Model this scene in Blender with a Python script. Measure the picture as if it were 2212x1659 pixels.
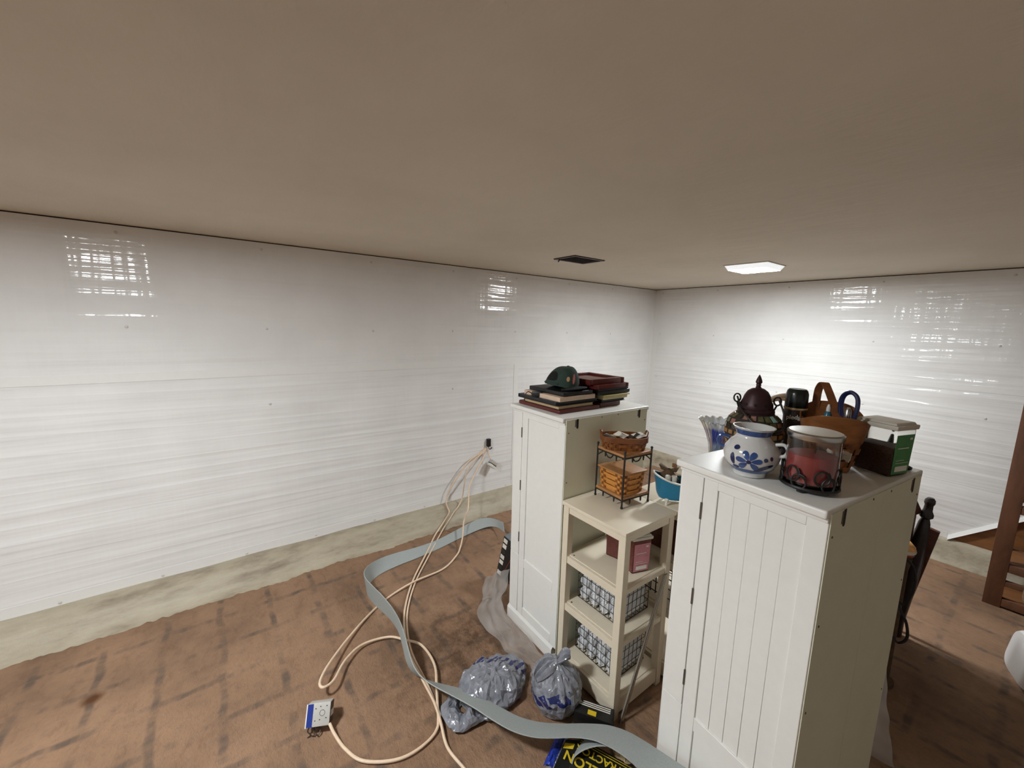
import bpy, bmesh, math, random
from math import sin, cos, pi, radians, sqrt
from mathutils import Vector, Matrix, noise as mnoise

for _o in list(bpy.data.objects):
    bpy.data.objects.remove(_o, do_unlink=True)
SC = bpy.context.scene
COL = SC.collection
rnd = random.Random(7)

# ------------------------------------------------------------------ camera, world, exposure
CAMH = 1.68
_p, _r, _y = 0.1461, 0.0259, -0.932
_f = Vector((sin(_y) * cos(_p), cos(_y) * cos(_p), -sin(_p)))
_rt = Vector((cos(_y), -sin(_y), 0.0))
_up = _rt.cross(_f)
_rt2 = _rt * cos(_r) + _up * sin(_r)
_up2 = _up * cos(_r) - _rt * sin(_r)
cd = bpy.data.cameras.new('camera')
cam = bpy.data.objects.new('camera', cd)
COL.objects.link(cam)
cam.matrix_world = Matrix(((_rt2.x, _up2.x, -_f.x, 0), (_rt2.y, _up2.y, -_f.y, 0), (_rt2.z, _up2.z, -_f.z, CAMH), (0, 0, 0, 1)))
cd.sensor_fit = 'HORIZONTAL'
cd.sensor_width = 36.0
cd.lens = 36.0 * 867.0 / 2212.0
cd.clip_start = 0.02
SC.camera = cam

w = bpy.data.worlds.new('world')
SC.world = w
w.use_nodes = True
w.node_tree.nodes['Background'].inputs[0].default_value = (0.01, 0.01, 0.01, 1)
w.node_tree.nodes['Background'].inputs[1].default_value = 0.0
SC.view_settings.view_transform = 'Standard'
SC.view_settings.look = 'None'
SC.view_settings.gamma = 1.0
SC.view_settings.use_curve_mapping = False
SC.view_settings.exposure = 0.0
LAMP = 320.0           # emission of the led panels

# ------------------------------------------------------------------ materials
def lin(c):
    return tuple(((v / 255.0) / 12.92 if v / 255.0 <= 0.04045 else ((v / 255.0 + 0.055) / 1.055) ** 2.4) for v in c)

class NT:
    def __init__(s, name):
        s.m = bpy.data.materials.new(name)
        s.m.use_nodes = True
        s.t = s.m.node_tree
        s.n = s.t.nodes
        s.b = s.n['Principled BSDF']
        s.out = s.n['Material Output']
    def add(s, typ, **kw):
        nd = s.n.new(typ)
        for k, v in kw.items():
            setattr(nd, k, v)
        return nd
    def link(s, a, b):
        s.t.links.new(a, b)
    def val(s, sock, v):
        if hasattr(v, 'is_linked') or hasattr(v, 'links'):
            s.link(v, sock)
        else:
            sock.default_value = v
    def coord(s, scale=(1, 1, 1), kind='Object', loc=(0, 0, 0), rot=(0, 0, 0)):
        tc = s.add('ShaderNodeTexCoord')
        mp = s.add('ShaderNodeMapping')
        s.link(tc.outputs[kind], mp.inputs[0])
        mp.inputs['Scale'].default_value = scale
        mp.inputs['Location'].default_value = loc
        mp.inputs['Rotation'].default_value = rot
        return mp.outputs[0]
    def noise(s, vec, scale, detail=3, rough=0.55, dist=0.0):
        nd = s.add('ShaderNodeTexNoise')
        s.link(vec, nd.inputs['Vector'])
        nd.inputs['Scale'].default_value = scale
        nd.inputs['Detail'].default_value = detail
        nd.inputs['Roughness'].default_value = rough
        nd.inputs['Distortion'].default_value = dist
        return nd.outputs[0]
    def math(s, op, a, b=0.0, c=None, clamp=False):
        nd = s.add('ShaderNodeMath', operation=op, use_clamp=clamp)
        s.val(nd.inputs[0], a)
        s.val(nd.inputs[1], b)
        if c is not None:
            s.val(nd.inputs[2], c)
        return nd.outputs[0]
    def ramp(s, fac, stops):
        nd = s.add('ShaderNodeValToRGB')
        s.link(fac, nd.inputs[0])
        cr = nd.color_ramp
        while len(cr.elements) > 1:
            cr.elements.remove(cr.elements[-1])
        for i, (p, c) in enumerate(stops):
            e = cr.elements[0] if i == 0 else cr.elements.new(p)
            e.position = p
            e.color = (*c, 1)
        return nd.outputs[0]
    def mix(s, fac, a, b, blend='MIX'):
        nd = s.add('ShaderNodeMix', data_type='RGBA', blend_type=blend)
        s.val(nd.inputs[0], fac)
        for k, v in ((6, a), (7, b)):
            if isinstance(v, tuple):
                nd.inputs[k].default_value = (*v[:3], 1)
            else:
                s.link(v, nd.inputs[k])
        return nd.outputs[2]
    def sep(s, vec):
        nd = s.add('ShaderNodeSeparateXYZ')
        s.link(vec, nd.inputs[0])
        return nd.outputs
    def bump(s, h, dist=0.002, strength=1.0):
        nd = s.add('ShaderNodeBump')
        nd.inputs['Strength'].default_value = strength
        nd.inputs['Distance'].default_value = dist
        s.link(h, nd.inputs['Height'])
        s.link(nd.outputs[0], s.b.inputs['Normal'])
    def base(s, c):
        if isinstance(c, tuple):
            s.b.inputs['Base Color'].default_value = (*c[:3], 1)
        else:
            s.link(c, s.b.inputs['Base Color'])
    def set(s, **kw):
        for k, v in kw.items():
            s.b.inputs[k.replace('_', ' ')].default_value = v

MAT = {}
def simple(name, rgb, rough=0.5, var=0.06, scale=30.0, metal=0.0, spec=0.5, bump=0.0, coat=0.0):
    """plain surface with a little procedural mottling; rgb in sRGB 0-255"""
    t = NT(name)
    c = lin(rgb)
    v = t.coord()
    n = t.noise(v, scale, 4)
    a = tuple(max(0, x * (1 - var)) for x in c)
    b = tuple(min(1, x * (1 + var)) for x in c)
    t.base(t.ramp(n, [(0.3, a), (0.7, b)]))
    t.set(Roughness=rough, Metallic=metal)
    t.b.inputs['Specular IOR Level'].default_value = spec
    if coat:
        t.b.inputs['Coat Weight'].default_value = coat
    if bump:
        t.bump(t.noise(v, scale * 4, 3), bump)
    MAT[name] = t.m
    return t.m

def wood(name, c1, c2, rough=0.5, sc=(4, 40, 40), bump=0.0004):
    t = NT(name)
    v = t.coord(sc)
    n = t.noise(v, 1.6, 5, 0.6, 0.6)
    t.base(t.ramp(n, [(0.3, lin(c1)), (0.7, lin(c2))]))
    t.set(Roughness=rough)
    t.bump(n, bump)
    MAT[name] = t.m
    return t.m

def glass(name, rgb, rough=0.03, ior=1.45, trans=1.0):
    t = NT(name)
    c = lin(rgb)
    n = t.noise(t.coord(), 12, 2)
    t.base(t.ramp(n, [(0.3, tuple(x * 0.97 for x in c)), (0.7, c)]))
    t.set(Roughness=rough, IOR=ior)
    t.b.inputs['Transmission Weight'].default_value = trans
    MAT[name] = t.m
    return t.m

# --- glossy white plastic sheeting on the walls: horizontal ribs broken by upright creases
def sheet_mat(name, axis):
    t = NT(name)
    tc = t.add('ShaderNodeTexCoord')
    sx = t.sep(tc.outputs['Object'])
    along = sx[axis]
    z = sx[2]
    def vec(a, b, off=0.0):
        cb = t.add('ShaderNodeCombineXYZ')
        t.link(t.math('MULTIPLY', along, a), cb.inputs[0])
        t.link(t.math('MULTIPLY', z, b), cb.inputs[1])
        cb.inputs[2].default_value = off
        return cb.outputs[0]
    rib = t.noise(vec(0.55, 14.0), 1.0, 1.5, 0.5, 0.25)
    rib2 = t.noise(vec(2.2, 42.0, 3.1), 1.0, 1.5, 0.5, 0.2)
    up = t.noise(vec(13.0, 0.9, 7.7), 1.0, 2.0, 0.5, 0.15)
    up2 = t.noise(vec(34.0, 2.4, 1.7), 1.0, 1.0, 0.5, 0.1)
    h = t.math('ADD', t.math('MULTIPLY', rib, 1.0), t.math('MULTIPLY', rib2, 0.17))
    # long shallow pleats about a hand apart
    pl = t.math('SINE', t.math('ADD', t.math('MULTIPLY', z, 30.0), t.math('MULTIPLY', t.noise(vec(0.22, 1.3, 5.0), 1.0, 1), 10.0)))
    pl = t.math('POWER', t.math('SUBTRACT', 1.0, t.math('ABSOLUTE', pl)), 2.5)
    lowm = t.add('ShaderNodeMapRange')
    t.link(z, lowm.inputs[0])
    lowm.inputs[1].default_value = 1.75
    lowm.inputs[2].default_value = 1.30
    h = t.math('ADD', h, t.math('MULTIPLY', pl, t.math('MULTIPLY', lowm.outputs[0], 0.15)))
    upm = t.math('SUBTRACT', 1.0, t.math('MULTIPLY', lowm.outputs[0], 0.72))
    ups = t.math('ADD', t.math('MULTIPLY', up, 0.38), t.math('MULTIPLY', up2, 0.085))
    h = t.math('ADD', h, t.math('MULTIPLY', ups, upm))
    t.bump(h, 0.0095)
    t.base(t.ramp(t.noise(vec(3.0, 3.0, 9.0), 1.0, 3), [(0.3, lin((224, 223, 221))), (0.7, lin((232, 231, 229)))]))
    t.set(Roughness=0.075)
    t.b.inputs['Specular IOR Level'].default_value = 0.42
    MAT[name] = t.m
sheet_mat('sheet_left', 1)
sheet_mat('sheet_back', 0)

# --- bare slab with brown adhesive and the grey joints of lifted nine inch tiles
def floor_mat():
    t = NT('floor')
    tc = t.add('ShaderNodeTexCoord')
    P = tc.outputs['Object']
    warp = t.add('ShaderNodeVectorMath', operation='MULTIPLY_ADD')
    wn = t.add('ShaderNodeTexNoise')
    t.link(P, wn.inputs['Vector'])
    wn.inputs['Scale'].default_value = 7.0
    t.link(wn.outputs['Color'], warp.inputs[0])
    warp.inputs[1].default_value = (0.045, 0.045, 0.0)
    t.link(P, warp.inputs[2])
    sx = t.sep(warp.outputs[0])
    def line(comp, off, per, w0, w1):
        q = t.math('DIVIDE', t.math('SUBTRACT', comp, off), per)
        d = t.math('ABSOLUTE', t.math('SUBTRACT', q, t.math('ROUND', q)))
        mr = t.add('ShaderNodeMapRange')
        t.link(d, mr.inputs[0])
        mr.inputs[1].default_value = w0
        mr.inputs[2].default_value = w1
        mr.inputs[3].default_value = 1.0
        mr.inputs[4].default_value = 0.0
        return mr.outputs[0]
    lx = line(sx[0], -2.583, 0.243, 0.035, 0.085)
    ly = line(sx[1], -0.05, 0.237, 0.035, 0.085)
    bx = t.noise(t.coord((9, 2.6, 1), loc=(3, 1, 0)), 1.0, 3, 0.6)
    by = t.noise(t.coord((2.6, 9, 1), loc=(7, 5, 0)), 1.0, 3, 0.6)
    def thr(n, a, b):
        mr = t.add('ShaderNodeMapRange')
        t.link(n, mr.inputs[0])
        mr.inputs[1].default_value = a
        mr.inputs[2].default_value = b
        return mr.outputs[0]
    m = t.math('MAXIMUM', t.math('MULTIPLY', lx, thr(by, 0.42, 0.66)), t.math('MULTIPLY', ly, thr(bx, 0.40, 0.64)))
    m = t.math('MULTIPLY', m, 0.8)
    big = t.noise(t.coord((1, 1, 1)), 2.2, 5, 0.62)
    mid = t.noise(t.coord((1, 2.2, 1), rot=(0, 0, 0.7)), 9.0, 6, 0.68)
    fine = t.noise(t.coord(), 60.0, 4, 0.7)
    c = t.ramp(big, [(0.30, lin((118, 92, 72))), (0.5, lin((144, 113, 88))), (0.72, lin((160, 127, 100)))])
    c = t.mix(t.math('MULTIPLY', thr(mid, 0.52, 0.74), 0.55), c, lin((104, 76, 56)))
    c = t.mix(t.math('MULTIPLY', thr(fine, 0.62, 0.8), 0.35), c, lin((186, 158, 132)))
    vm = t.noise(t.coord((1.6, 1, 1), rot=(0, 0, 0.5)), 20.0, 5, 0.7)
    c = t.mix(t.math('MULTIPLY', thr(vm, 0.5, 0.72), 0.45), c, lin((112, 90, 80)))
    c = t.mix(m, c, lin((86, 75, 66)))
    # damp dark dirt beside the first cabinet
    rad = t.add('ShaderNodeVectorMath', operation='DISTANCE')
    t.link(warp.outputs[0], rad.inputs[0])
    rad.inputs[1].default_value = (-1.55, 1.02, 0)
    dirt = t.math('MULTIPLY', t.math('SUBTRACT', 1.0, thr(rad.outputs['Value'], 0.12, 0.62)), thr(t.noise(t.coord(), 13, 6, 0.75), 0.40, 0.62))
    c = t.mix(t.math('MULTIPLY', dirt, 0.8), c, lin((70, 48, 28)))
    # rusty stain
    r2 = t.add('ShaderNodeVectorMath', operation='DISTANCE')
    t.link(warp.outputs[0], r2.inputs[0])
    r2.inputs[1].default_value = (-2.30, -0.52, 0)
    c = t.mix(t.math('SUBTRACT', 1.0, thr(r2.outputs['Value'], 0.015, 0.05)), c, lin((86, 52, 24)))
    t.base(c)
    t.set(Roughness=0.78)
    t.b.inputs['Specular IOR Level'].default_value = 0.3
    t.bump(t.math('ADD', mid, t.math('MULTIPLY', fine, 0.6)), 0.009)
    MAT['floor'] = t.m
floor_mat()

def ceiling_mat():
    t = NT('ceiling')
    n = t.noise(t.coord((1.2, 1.2, 1)), 1.3, 4, 0.6)
    t.base(t.ramp(n, [(0.3, lin((214, 206, 190))), (0.7, lin((224, 216, 200)))]))
    t.set(Roughness=0.75)
    t.bump(t.noise(t.coord((1, 2.5, 1), rot=(0, 0, 0.5)), 5, 4, 0.6), 0.006)
    MAT['ceiling'] = t.m
ceiling_mat()

def curb_mat():
    t = NT('curb')
    sx = t.sep(t.coord())
    n = t.noise(t.coord((3, 1.2, 6)), 2.2, 5, 0.65)
    c = t.ramp(n, [(0.30, lin((128, 114, 96))), (0.48, lin((164, 153, 132))), (0.75, lin((186, 176, 156)))])
    t.base(c)
    t.set(Roughness=0.55)
    t.bump(t.noise(t.coord(), 26, 5, 0.7), 0.004)
    MAT['curb'] = t.m
curb_mat()

simple('paint_white', (232, 231, 226), 0.38, 0.015)
simple('paint_groove', (150, 148, 140), 0.5, 0.02)
simple('hardboard', (224, 225, 204), 0.6, 0.02, 8)
simple('cream_paint', (222, 210, 188), 0.45, 0.03, 14)
simple('slot_black', (22, 20, 18), 0.7)
simple('nail', (96, 92, 84), 0.4, metal=0.6)
simple('hinge_steel', (120, 116, 108), 0.35, metal=0.8)
simple('tape_white', (230, 229, 226), 0.22, 0.01)
simple('fastener', (206, 203, 197), 0.35)
simple('dark_lumber', (58, 36, 24), 0.8)
simple('room_wall', (222, 220, 214), 0.6)
simple('vent_bronze', (66, 50, 44), 0.45, metal=0.4)
simple('vent_dark', (18, 14, 12), 0.8)
simple('lamp_frame', (214, 208, 200), 0.4)
simple('foam_grey', (158, 164, 162), 0.75, 0.07, 160, bump=0.0006)
simple('cable_beige', (226, 200, 172), 0.5, 0.05, 60)
simple('cable_black', (20, 18, 18), 0.5)
simple('box_steel', (196, 194, 188), 0.4, 0.05, 40, metal=0.15)
simple('box_blue', (34, 56, 140), 0.4, 0.15, 60)
simple('box_dark', (70, 62, 54), 0.5, metal=0.5)
simple('black_plastic', (20, 20, 20), 0.4)
simple('black_iron', (26, 24, 22), 0.5)
simple('book_black', (24, 25, 26), 0.45, 0.2)
simple('book_navy', (34, 38, 52), 0.4, 0.15)
simple('book_tan', (186, 158, 116), 0.6)
simple('book_beige', (214, 188, 164), 0.6)
simple('book_cream', (198, 184, 140), 0.6)
simple('book_yellow', (190, 176, 116), 0.6)
simple('leather_red', (92, 34, 30), 0.38, 0.15)
wood('mahogany', (74, 22, 18), (104, 36, 28), 0.3)
simple('picture_grey', (140, 112, 104), 0.5, 0.25, 14)
simple('cap_cloth', (46, 64, 56), 0.9, 0.12, 120, bump=0.0005)
simple('cap_dark', (10, 13, 12), 0.9)
simple('cap_pink', (196, 116, 110), 0.8)
simple('cap_gold', (184, 152, 112), 0.6)
simple('silver', (190, 190, 188), 0.25, metal=1.0)
wood('shelf_wood', (150, 104, 62), (182, 132, 84), 0.45)
wood('splint_honey', (186, 118, 46), (214, 146, 70), 0.5, (8, 30, 30))
wood('splint_brown', (116, 68, 28), (144, 88, 40), 0.5, (8, 30, 30))
wood('splint_dark', (98, 54, 24), (130, 76, 36), 0.45, (8, 30, 30))
wood('board_brown', (108, 68, 34), (138, 90, 48), 0.6, (3, 14, 14))
wood('stud_brown', (84, 52, 34), (112, 72, 48), 0.65, (14, 14, 3))
wood('post_black', (30, 26, 26), (48, 40, 38), 0.3)
wood('panel_red', (70, 34, 24), (98, 50, 36), 0.4)
simple('paper_white', (214, 208, 196), 0.8)
simple('paper_tan', (168, 148, 112), 0.8)
simple('paper_brown', (120, 84, 52), 0.8)
simple('tub_blue', (32, 116, 150), 0.4, 0.05)
simple('tub_white', (222, 216, 204), 0.35)
simple('burlap', (84, 64, 42), 0.9, 0.3, 60)
simple('grey_cloth', (106, 110, 112), 0.8, 0.2, 30)
simple('towel', (226, 226, 228), 0.9, 0.06, 80, bump=0.001)
simple('towel_print', (60, 76, 130), 0.9, 0.4, 40)
simple('wire_grey', (66, 68, 66), 0.45, metal=0.6)
simple('alu_rod', (150, 144, 132), 0.4, metal=0.4)
simple('lid_frost', (206, 200, 186), 0.45, 0.02)
simple('mulch', (96, 70, 56), 0.9, 0.4, 200, bump=0.002)
simple('granules_pink', (150, 84, 78), 0.8, 0.35, 220, bump=0.001)
simple('label_green', (62, 134, 70), 0.45, 0.1, 40)
simple('label_pink', (196, 128, 136), 0.5, 0.12, 60)
simple('label_white', (226, 222, 214), 0.5)
simple('ceramic', (206, 206, 204), 0.15, 0.02, coat=0.5)
simple('cobalt', (48, 78, 134), 0.15, 0.15, 50, coat=0.5)
simple('cobalt_dark', (28, 40, 84), 0.15, 0.1, coat=0.5)
simple('lantern_metal', (58, 34, 38), 0.45, 0.1, metal=0.35)
simple('mosaic_aqua', (150, 196, 188), 0.15, 0.2, 90)
simple('mosaic_olive', (92, 92, 62), 0.15, 0.25, 90)
simple('mosaic_amber', (150, 112, 66), 0.15, 0.25, 90)
simple('mosaic_rose', (150, 110, 98), 0.15, 0.2, 90)
simple('grout_dark', (46, 38, 32), 0.7)
simple('can_brown', (52, 38, 34), 0.3)
simple('can_cap', (18, 26, 22), 0.25)
simple('navy_plastic', (24, 34, 78), 0.35)
simple('teal_plastic', (48, 104, 122), 0.25)
simple('candle_wax', (176, 62, 58), 0.5, 0.06)
simple('red_paint', (150, 60, 48), 0.5)
simple('orange_paint', (232, 178, 112), 0.5, 0.2, 40)
simple('white_plastic', (226, 224, 222), 0.3, 0.01)
simple('carton_black', (24, 25, 24), 0.4, 0.1)
simple('print_yellow', (214, 184, 36), 0.5)
simple('print_white', (220, 216, 206), 0.5)
simple('foil_grey', (170, 172, 178), 0.3, 0.2, 40, metal=0.5)
simple('package_blue', (44, 66, 172), 0.35, 0.1)
simple('orange_handle', (196, 104, 48), 0.45, 0.2, 30)
simple('dark_inside', (20, 16, 13), 0.9)
glass('clear_glass', (244, 246, 246), 0.02)
glass('clear_plastic', (238, 238, 234), 0.12, 1.2)

def vase_mat():
    t = NT('vase_glass')
    sx = t.sep(t.coord())
    n = t.noise(t.coord((1, 1, 0.4)), 26, 2)
    k = t.math('ADD', sx[2], t.math('MULTIPLY', n, 0.035))
    c = t.ramp(t.math('DIVIDE', k, 0.29), [(0.0, lin((150, 172, 190))), (0.62, lin((150, 170, 192))), (0.76, lin((34, 62, 170))), (0.90, lin((40, 70, 176))), (0.95, lin((226, 232, 236)))])
    t.base(c)
    t.set(Roughness=0.08, IOR=1.45)
    t.b.inputs['Transmission Weight'].default_value = 0.7
    MAT['vase_glass'] = t.m
vase_mat()

def film_mat():
    t = NT('film')
    tr = t.add('ShaderNodeBsdfTransparent')
    tl = t.add('ShaderNodeBsdfTranslucent')
    tl.inputs[0].default_value = (0.8, 0.79, 0.77, 1)
    mx = t.add('ShaderNodeMixShader')
    mx2 = t.add('ShaderNodeMixShader')
    mx2.inputs[0].default_value = 0.35
    t.base(lin((232, 230, 226)))
    t.set(Roughness=0.15)
    t.link(t.b.outputs[0], mx2.inputs[1])
    t.link(tl.outputs[0], mx2.inputs[2])
    lw = t.add('ShaderNodeLayerWeight')
    lw.inputs[0].default_value = 0.45
    n = t.noise(t.coord(), 5, 1, 0.5)
    fac = t.math('ADD', t.math('MULTIPLY', lw.outputs['Facing'], 0.45), t.math('MULTIPLY', n, 0.45), clamp=True)
    t.link(fac, mx.inputs[0])
    t.link(tr.outputs[0], mx.inputs[1])
    t.link(mx2.outputs[0], mx.inputs[2])
    t.link(mx.outputs[0], t.out.inputs[0])
    MAT['film'] = t.m
film_mat()

def bag_mat(name, kind):
    t = NT(name)
    P = t.coord()
    sx = t.sep(P)
    n = t.noise(P, 26, 4, 0.6)
    c = t.ramp(n, [(0.3, lin((116, 118, 126))), (0.7, lin((142, 144, 152)))])
    def band(v, a, b):
        g = t.math('GREATER_THAN', v, a)
        l = t.math('LESS_THAN', v, b)
        return t.math('MULTIPLY', g, l)
    wob = t.math('MULTIPLY', t.noise(P, 30, 3), 0.03)
    if kind == 0:       # script wordmark running across the crumpled bag
        u = t.math('ADD', t.math('MULTIPLY', sx[0], 0.75), t.math('MULTIPLY', sx[1], -0.66))
        u = t.math('ADD', u, wob)
        v = t.math('ADD', t.math('MULTIPLY', sx[0], 0.66), t.math('MULTIPLY', sx[1], 0.75))
        m = band(u, -0.085, -0.035)
        wv = t.math('SINE', t.math('ADD', t.math('MULTIPLY', v, 190.0), t.math('MULTIPLY', u, 130.0)))
        st = t.math('GREATER_THAN', t.math('ADD', wv, t.math('MULTIPLY', t.noise(P, 45, 2), 1.2)), 0.35)
        m = t.math('MULTIPLY', t.math('MULTIPLY', m, st), band(v, -0.11, 0.15))
    else:               # dark blue band low on the knotted bag with pale strokes
        u = t.math('ADD', t.math('ADD', sx[2], wob), t.math('MULTIPLY', sx[0], -0.55))
        m = t.math('MULTIPLY', band(u, 0.055, 0.105), t.math('LESS_THAN', sx[1], 0.0))
        wv = t.math('SINE', t.math('ADD', t.math('MULTIPLY', sx[0], 170.0), t.math('MULTIPLY', u, 160.0)))
        st = t.math('LESS_THAN', t.math('ADD', wv, t.noise(P, 50, 2)), 1.0)
        m = t.math('MULTIPLY', m, st)
    t.base(t.mix(m, c, lin((30, 38, 92))))
    t.set(Roughness=0.2)
    t.b.inputs['Specular IOR Level'].default_value = 0.7
    wv_ = t.add('ShaderNodeVectorMath', operation='MULTIPLY_ADD')
    wn_ = t.add('ShaderNodeTexNoise')
    t.link(P, wn_.inputs['Vector'])
    wn_.inputs['Scale'].default_value = 18
    t.link(wn_.outputs['Color'], wv_.inputs[0])
    wv_.inputs[1].default_value = (0.03, 0.03, 0.03)
    t.link(P, wv_.inputs[2])
    hs = []
    for sc, k in ((26.0, 1.0), (58.0, 0.4)):
        vo = t.add('ShaderNodeTexVoronoi', feature='F1')
        t.link(wv_.outputs[0], vo.inputs['Vector'])
        vo.inputs['Scale'].default_value = sc
        hs.append(t.math('MULTIPLY', vo.outputs['Distance'], k))
    t.bump(t.math('ADD', hs[0], hs[1]), 0.004)
    MAT[name] = t.m
bag_mat('bag_grey_a', 0)
bag_mat('bag_grey_b', 1)

def emission(name, rgb, strength):
    t = NT(name)
    t.base((0.8, 0.8, 0.8))
    t.b.inputs['Emission Color'].default_value = (*rgb, 1)
    t.b.inputs['Emission Strength'].default_value = strength
    MAT[name] = t.m
LED = (0.92, 0.97, 1.0)
for _i, _k in enumerate((0.75, 0.98, 1.3)):
    emission('lamp_diffuser_%d' % _i, LED, LAMP * _k)
    emission('lamp_side_%d' % _i, LED, LAMP * _k * 0.003)

# ------------------------------------------------------------------ mesh helpers
class MB:
    def __init__(s):
        s.v = []
        s.f = []
    def add(s, vs, fs):
        o = len(s.v)
        s.v += [tuple(x) for x in vs]
        s.f += [tuple(i + o for i in f) for f in fs]
        return s
    def box(s, x0, x1, y0, y1, z0, z1):
        vs = [(x, y, z) for z in (z0, z1) for y in (y0, y1) for x in (x0, x1)]
        return s.add(vs, [(0, 2, 3, 1), (4, 5, 7, 6), (0, 1, 5, 4), (2, 6, 7, 3), (0, 4, 6, 2), (1, 3, 7, 5)])
    def hexa(s, b, t):
        """box from 4 bottom and 4 top points (same winding, anticlockwise from above)"""
        vs = list(b) + list(t)
        return s.add(vs, [(3, 2, 1, 0), (4, 5, 6, 7), (0, 1, 5, 4), (1, 2, 6, 5), (2, 3, 7, 6), (3, 0, 4, 7)])
    def lathe(s, prof, n=24, c=(0, 0, 0), sx=1.0, sy=1.0, close=True):
        vs = []
        for r, z in prof:
            for k in range(n):
                a = 2 * pi * k / n
                vs.append((c[0] + r * cos(a) * sx, c[1] + r * sin(a) * sy, c[2] + z))
        fs = []
        m = len(prof)
        for i in range(m - 1):
            for k in range(n):
                k2 = (k + 1) % n
                fs.append((i * n + k, i * n + k2, (i + 1) * n + k2, (i + 1) * n + k))
        if close:
            fs.append(tuple(range(n - 1, -1, -1)))
            fs.append(tuple((m - 1) * n + k for k in range(n)))
        return s.add(vs, fs)
    def tube(s, pts, r, n=8, closed=False, flat=1.0, caps=True):
        pts = [Vector(p) for p in pts]
        m = len(pts)
        rr = r if isinstance(r, (list, tuple)) else [r] * m
        up = None
        vs = []
        for i, p in enumerate(pts):
            a = pts[(i - 1) % m] if (closed or i > 0) else p
            b = pts[(i + 1) % m] if (closed or i < m - 1) else p
            t = (b - a)
            if t.length < 1e-9:
                t = Vector((0, 0, 1))
            t.normalize()
            if up is None:
                up = t.orthogonal().normalized()
            up = (up - t * up.dot(t))
            if up.length < 1e-6:
                up = t.orthogonal()
            up.normalize()
            q = t.cross(up)
            for k in range(n):
                an = 2 * pi * k / n
                vs.append(p + up * (cos(an) * rr[i]) + q * (sin(an) * rr[i] * flat))
        fs = []
        for i in range(m if closed else m - 1):
            j = (i + 1) % m
            for k in range(n):
                k2 = (k + 1) % n
                fs.append((i * n + k, i * n + k2, j * n + k2, j * n + k))
        if not closed and caps:
            fs.append(tuple(range(n - 1, -1, -1)))
            fs.append(tuple((m - 1) * n + k for k in range(n)))
        return s.add(vs, fs)
    def prism(s, poly, z0, z1):
        n = len(poly)
        vs = [(x, y, z0) for x, y in poly] + [(x, y, z1) for x, y in poly]
        fs = [tuple(range(n - 1, -1, -1)), tuple(range(n, 2 * n))]
        for k in range(n):
            k2 = (k + 1) % n
            fs.append((k, k2, n + k2, n + k))
        return s.add(vs, fs)
    def grid(s, fn, nu, nv, closeu=False):
        vs = [fn(i / (nu if closeu else nu - 1), j / (nv - 1)) for i in range(nu) for j in range(nv)]
        fs = []
        for i in range(nu if closeu else nu - 1):
            i2 = (i + 1) % nu
            for j in range(nv - 1):
                fs.append((i * nv + j, i2 * nv + j, i2 * nv + j + 1, i * nv + j + 1))
        return s.add(vs, fs)
    def xf(s, M):
        s.v = [tuple(M @ Vector(p)) for p in s.v]
        return s
    def mesh(s, name, smooth=True, bevel=0.0, seg=2, merge=False, solid=0.0):
        me = bpy.data.meshes.new(name)
        bm = bmesh.new()
        vv = [bm.verts.new(p) for p in s.v]
        for f in s.f:
            if len(set(f)) >= 3:
                try:
                    bm.faces.new([vv[i] for i in f])
                except ValueError:
                    pass
        if merge:
            bmesh.ops.remove_doubles(bm, verts=bm.verts, dist=1e-5)
        bmesh.ops.recalc_face_normals(bm, faces=bm.faces)
        if solid:
            bmesh.ops.solidify(bm, geom=list(bm.faces), thickness=solid)
        if bevel:
            ed = [e for e in bm.edges if len(e.link_faces) == 2 and e.calc_face_angle(0) > 0.5]
            if ed:
                bmesh.ops.bevel(bm, geom=ed, offset=bevel, segments=seg, affect='EDGES', profile=0.6, clamp_overlap=True)
        for f in bm.faces:
            f.smooth = smooth
        bm.to_mesh(me)
        bm.free()
        if smooth:
            try:
                me.set_sharp_from_angle(angle=radians(38))
            except Exception:
                pass
        return me

def obj(name, mb, mat, parent=None, **kw):
    me = mb.mesh(name, **kw) if isinstance(mb, MB) else mb
    if len(me.materials) == 0:
        me.materials.append(MAT[mat])
    o = bpy.data.objects.new(name, me)
    COL.objects.link(o)
    if parent is not None:
        o.parent = parent
    return o

def tag(o, label=None, cat=None, group=None, kind=None):
    if label:
        o['label'] = label
    if cat:
        o['category'] = cat
    if group:
        o['group'] = group
    if kind:
        o['kind'] = kind
    return o

def thing(name, label, cat, loc=(0, 0, 0), rz=0.0, group=None):
    o = bpy.data.objects.new(name, None)
    o.empty_display_size = 0.05
    COL.objects.link(o)
    o.location = loc
    o.rotation_euler = (0, 0, rz)
    return tag(o, label, cat, group)

def struct(name, mb, mat, parent=None, **kw):
    o = obj(name, mb, mat, parent, **kw)
    if parent is None:
        o['kind'] = 'structure'
    return o

def copy_tree(o, parent=None):
    c = o.copy()
    COL.objects.link(c)
    if parent is not None:
        c.parent = parent
    for ch in [x for x in bpy.data.objects if x.parent == o]:
        copy_tree(ch, c)
    return c

def B(x0, x1, y0, y1, z0, z1):
    return MB().box(x0, x1, y0, y1, z0, z1)

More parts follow.
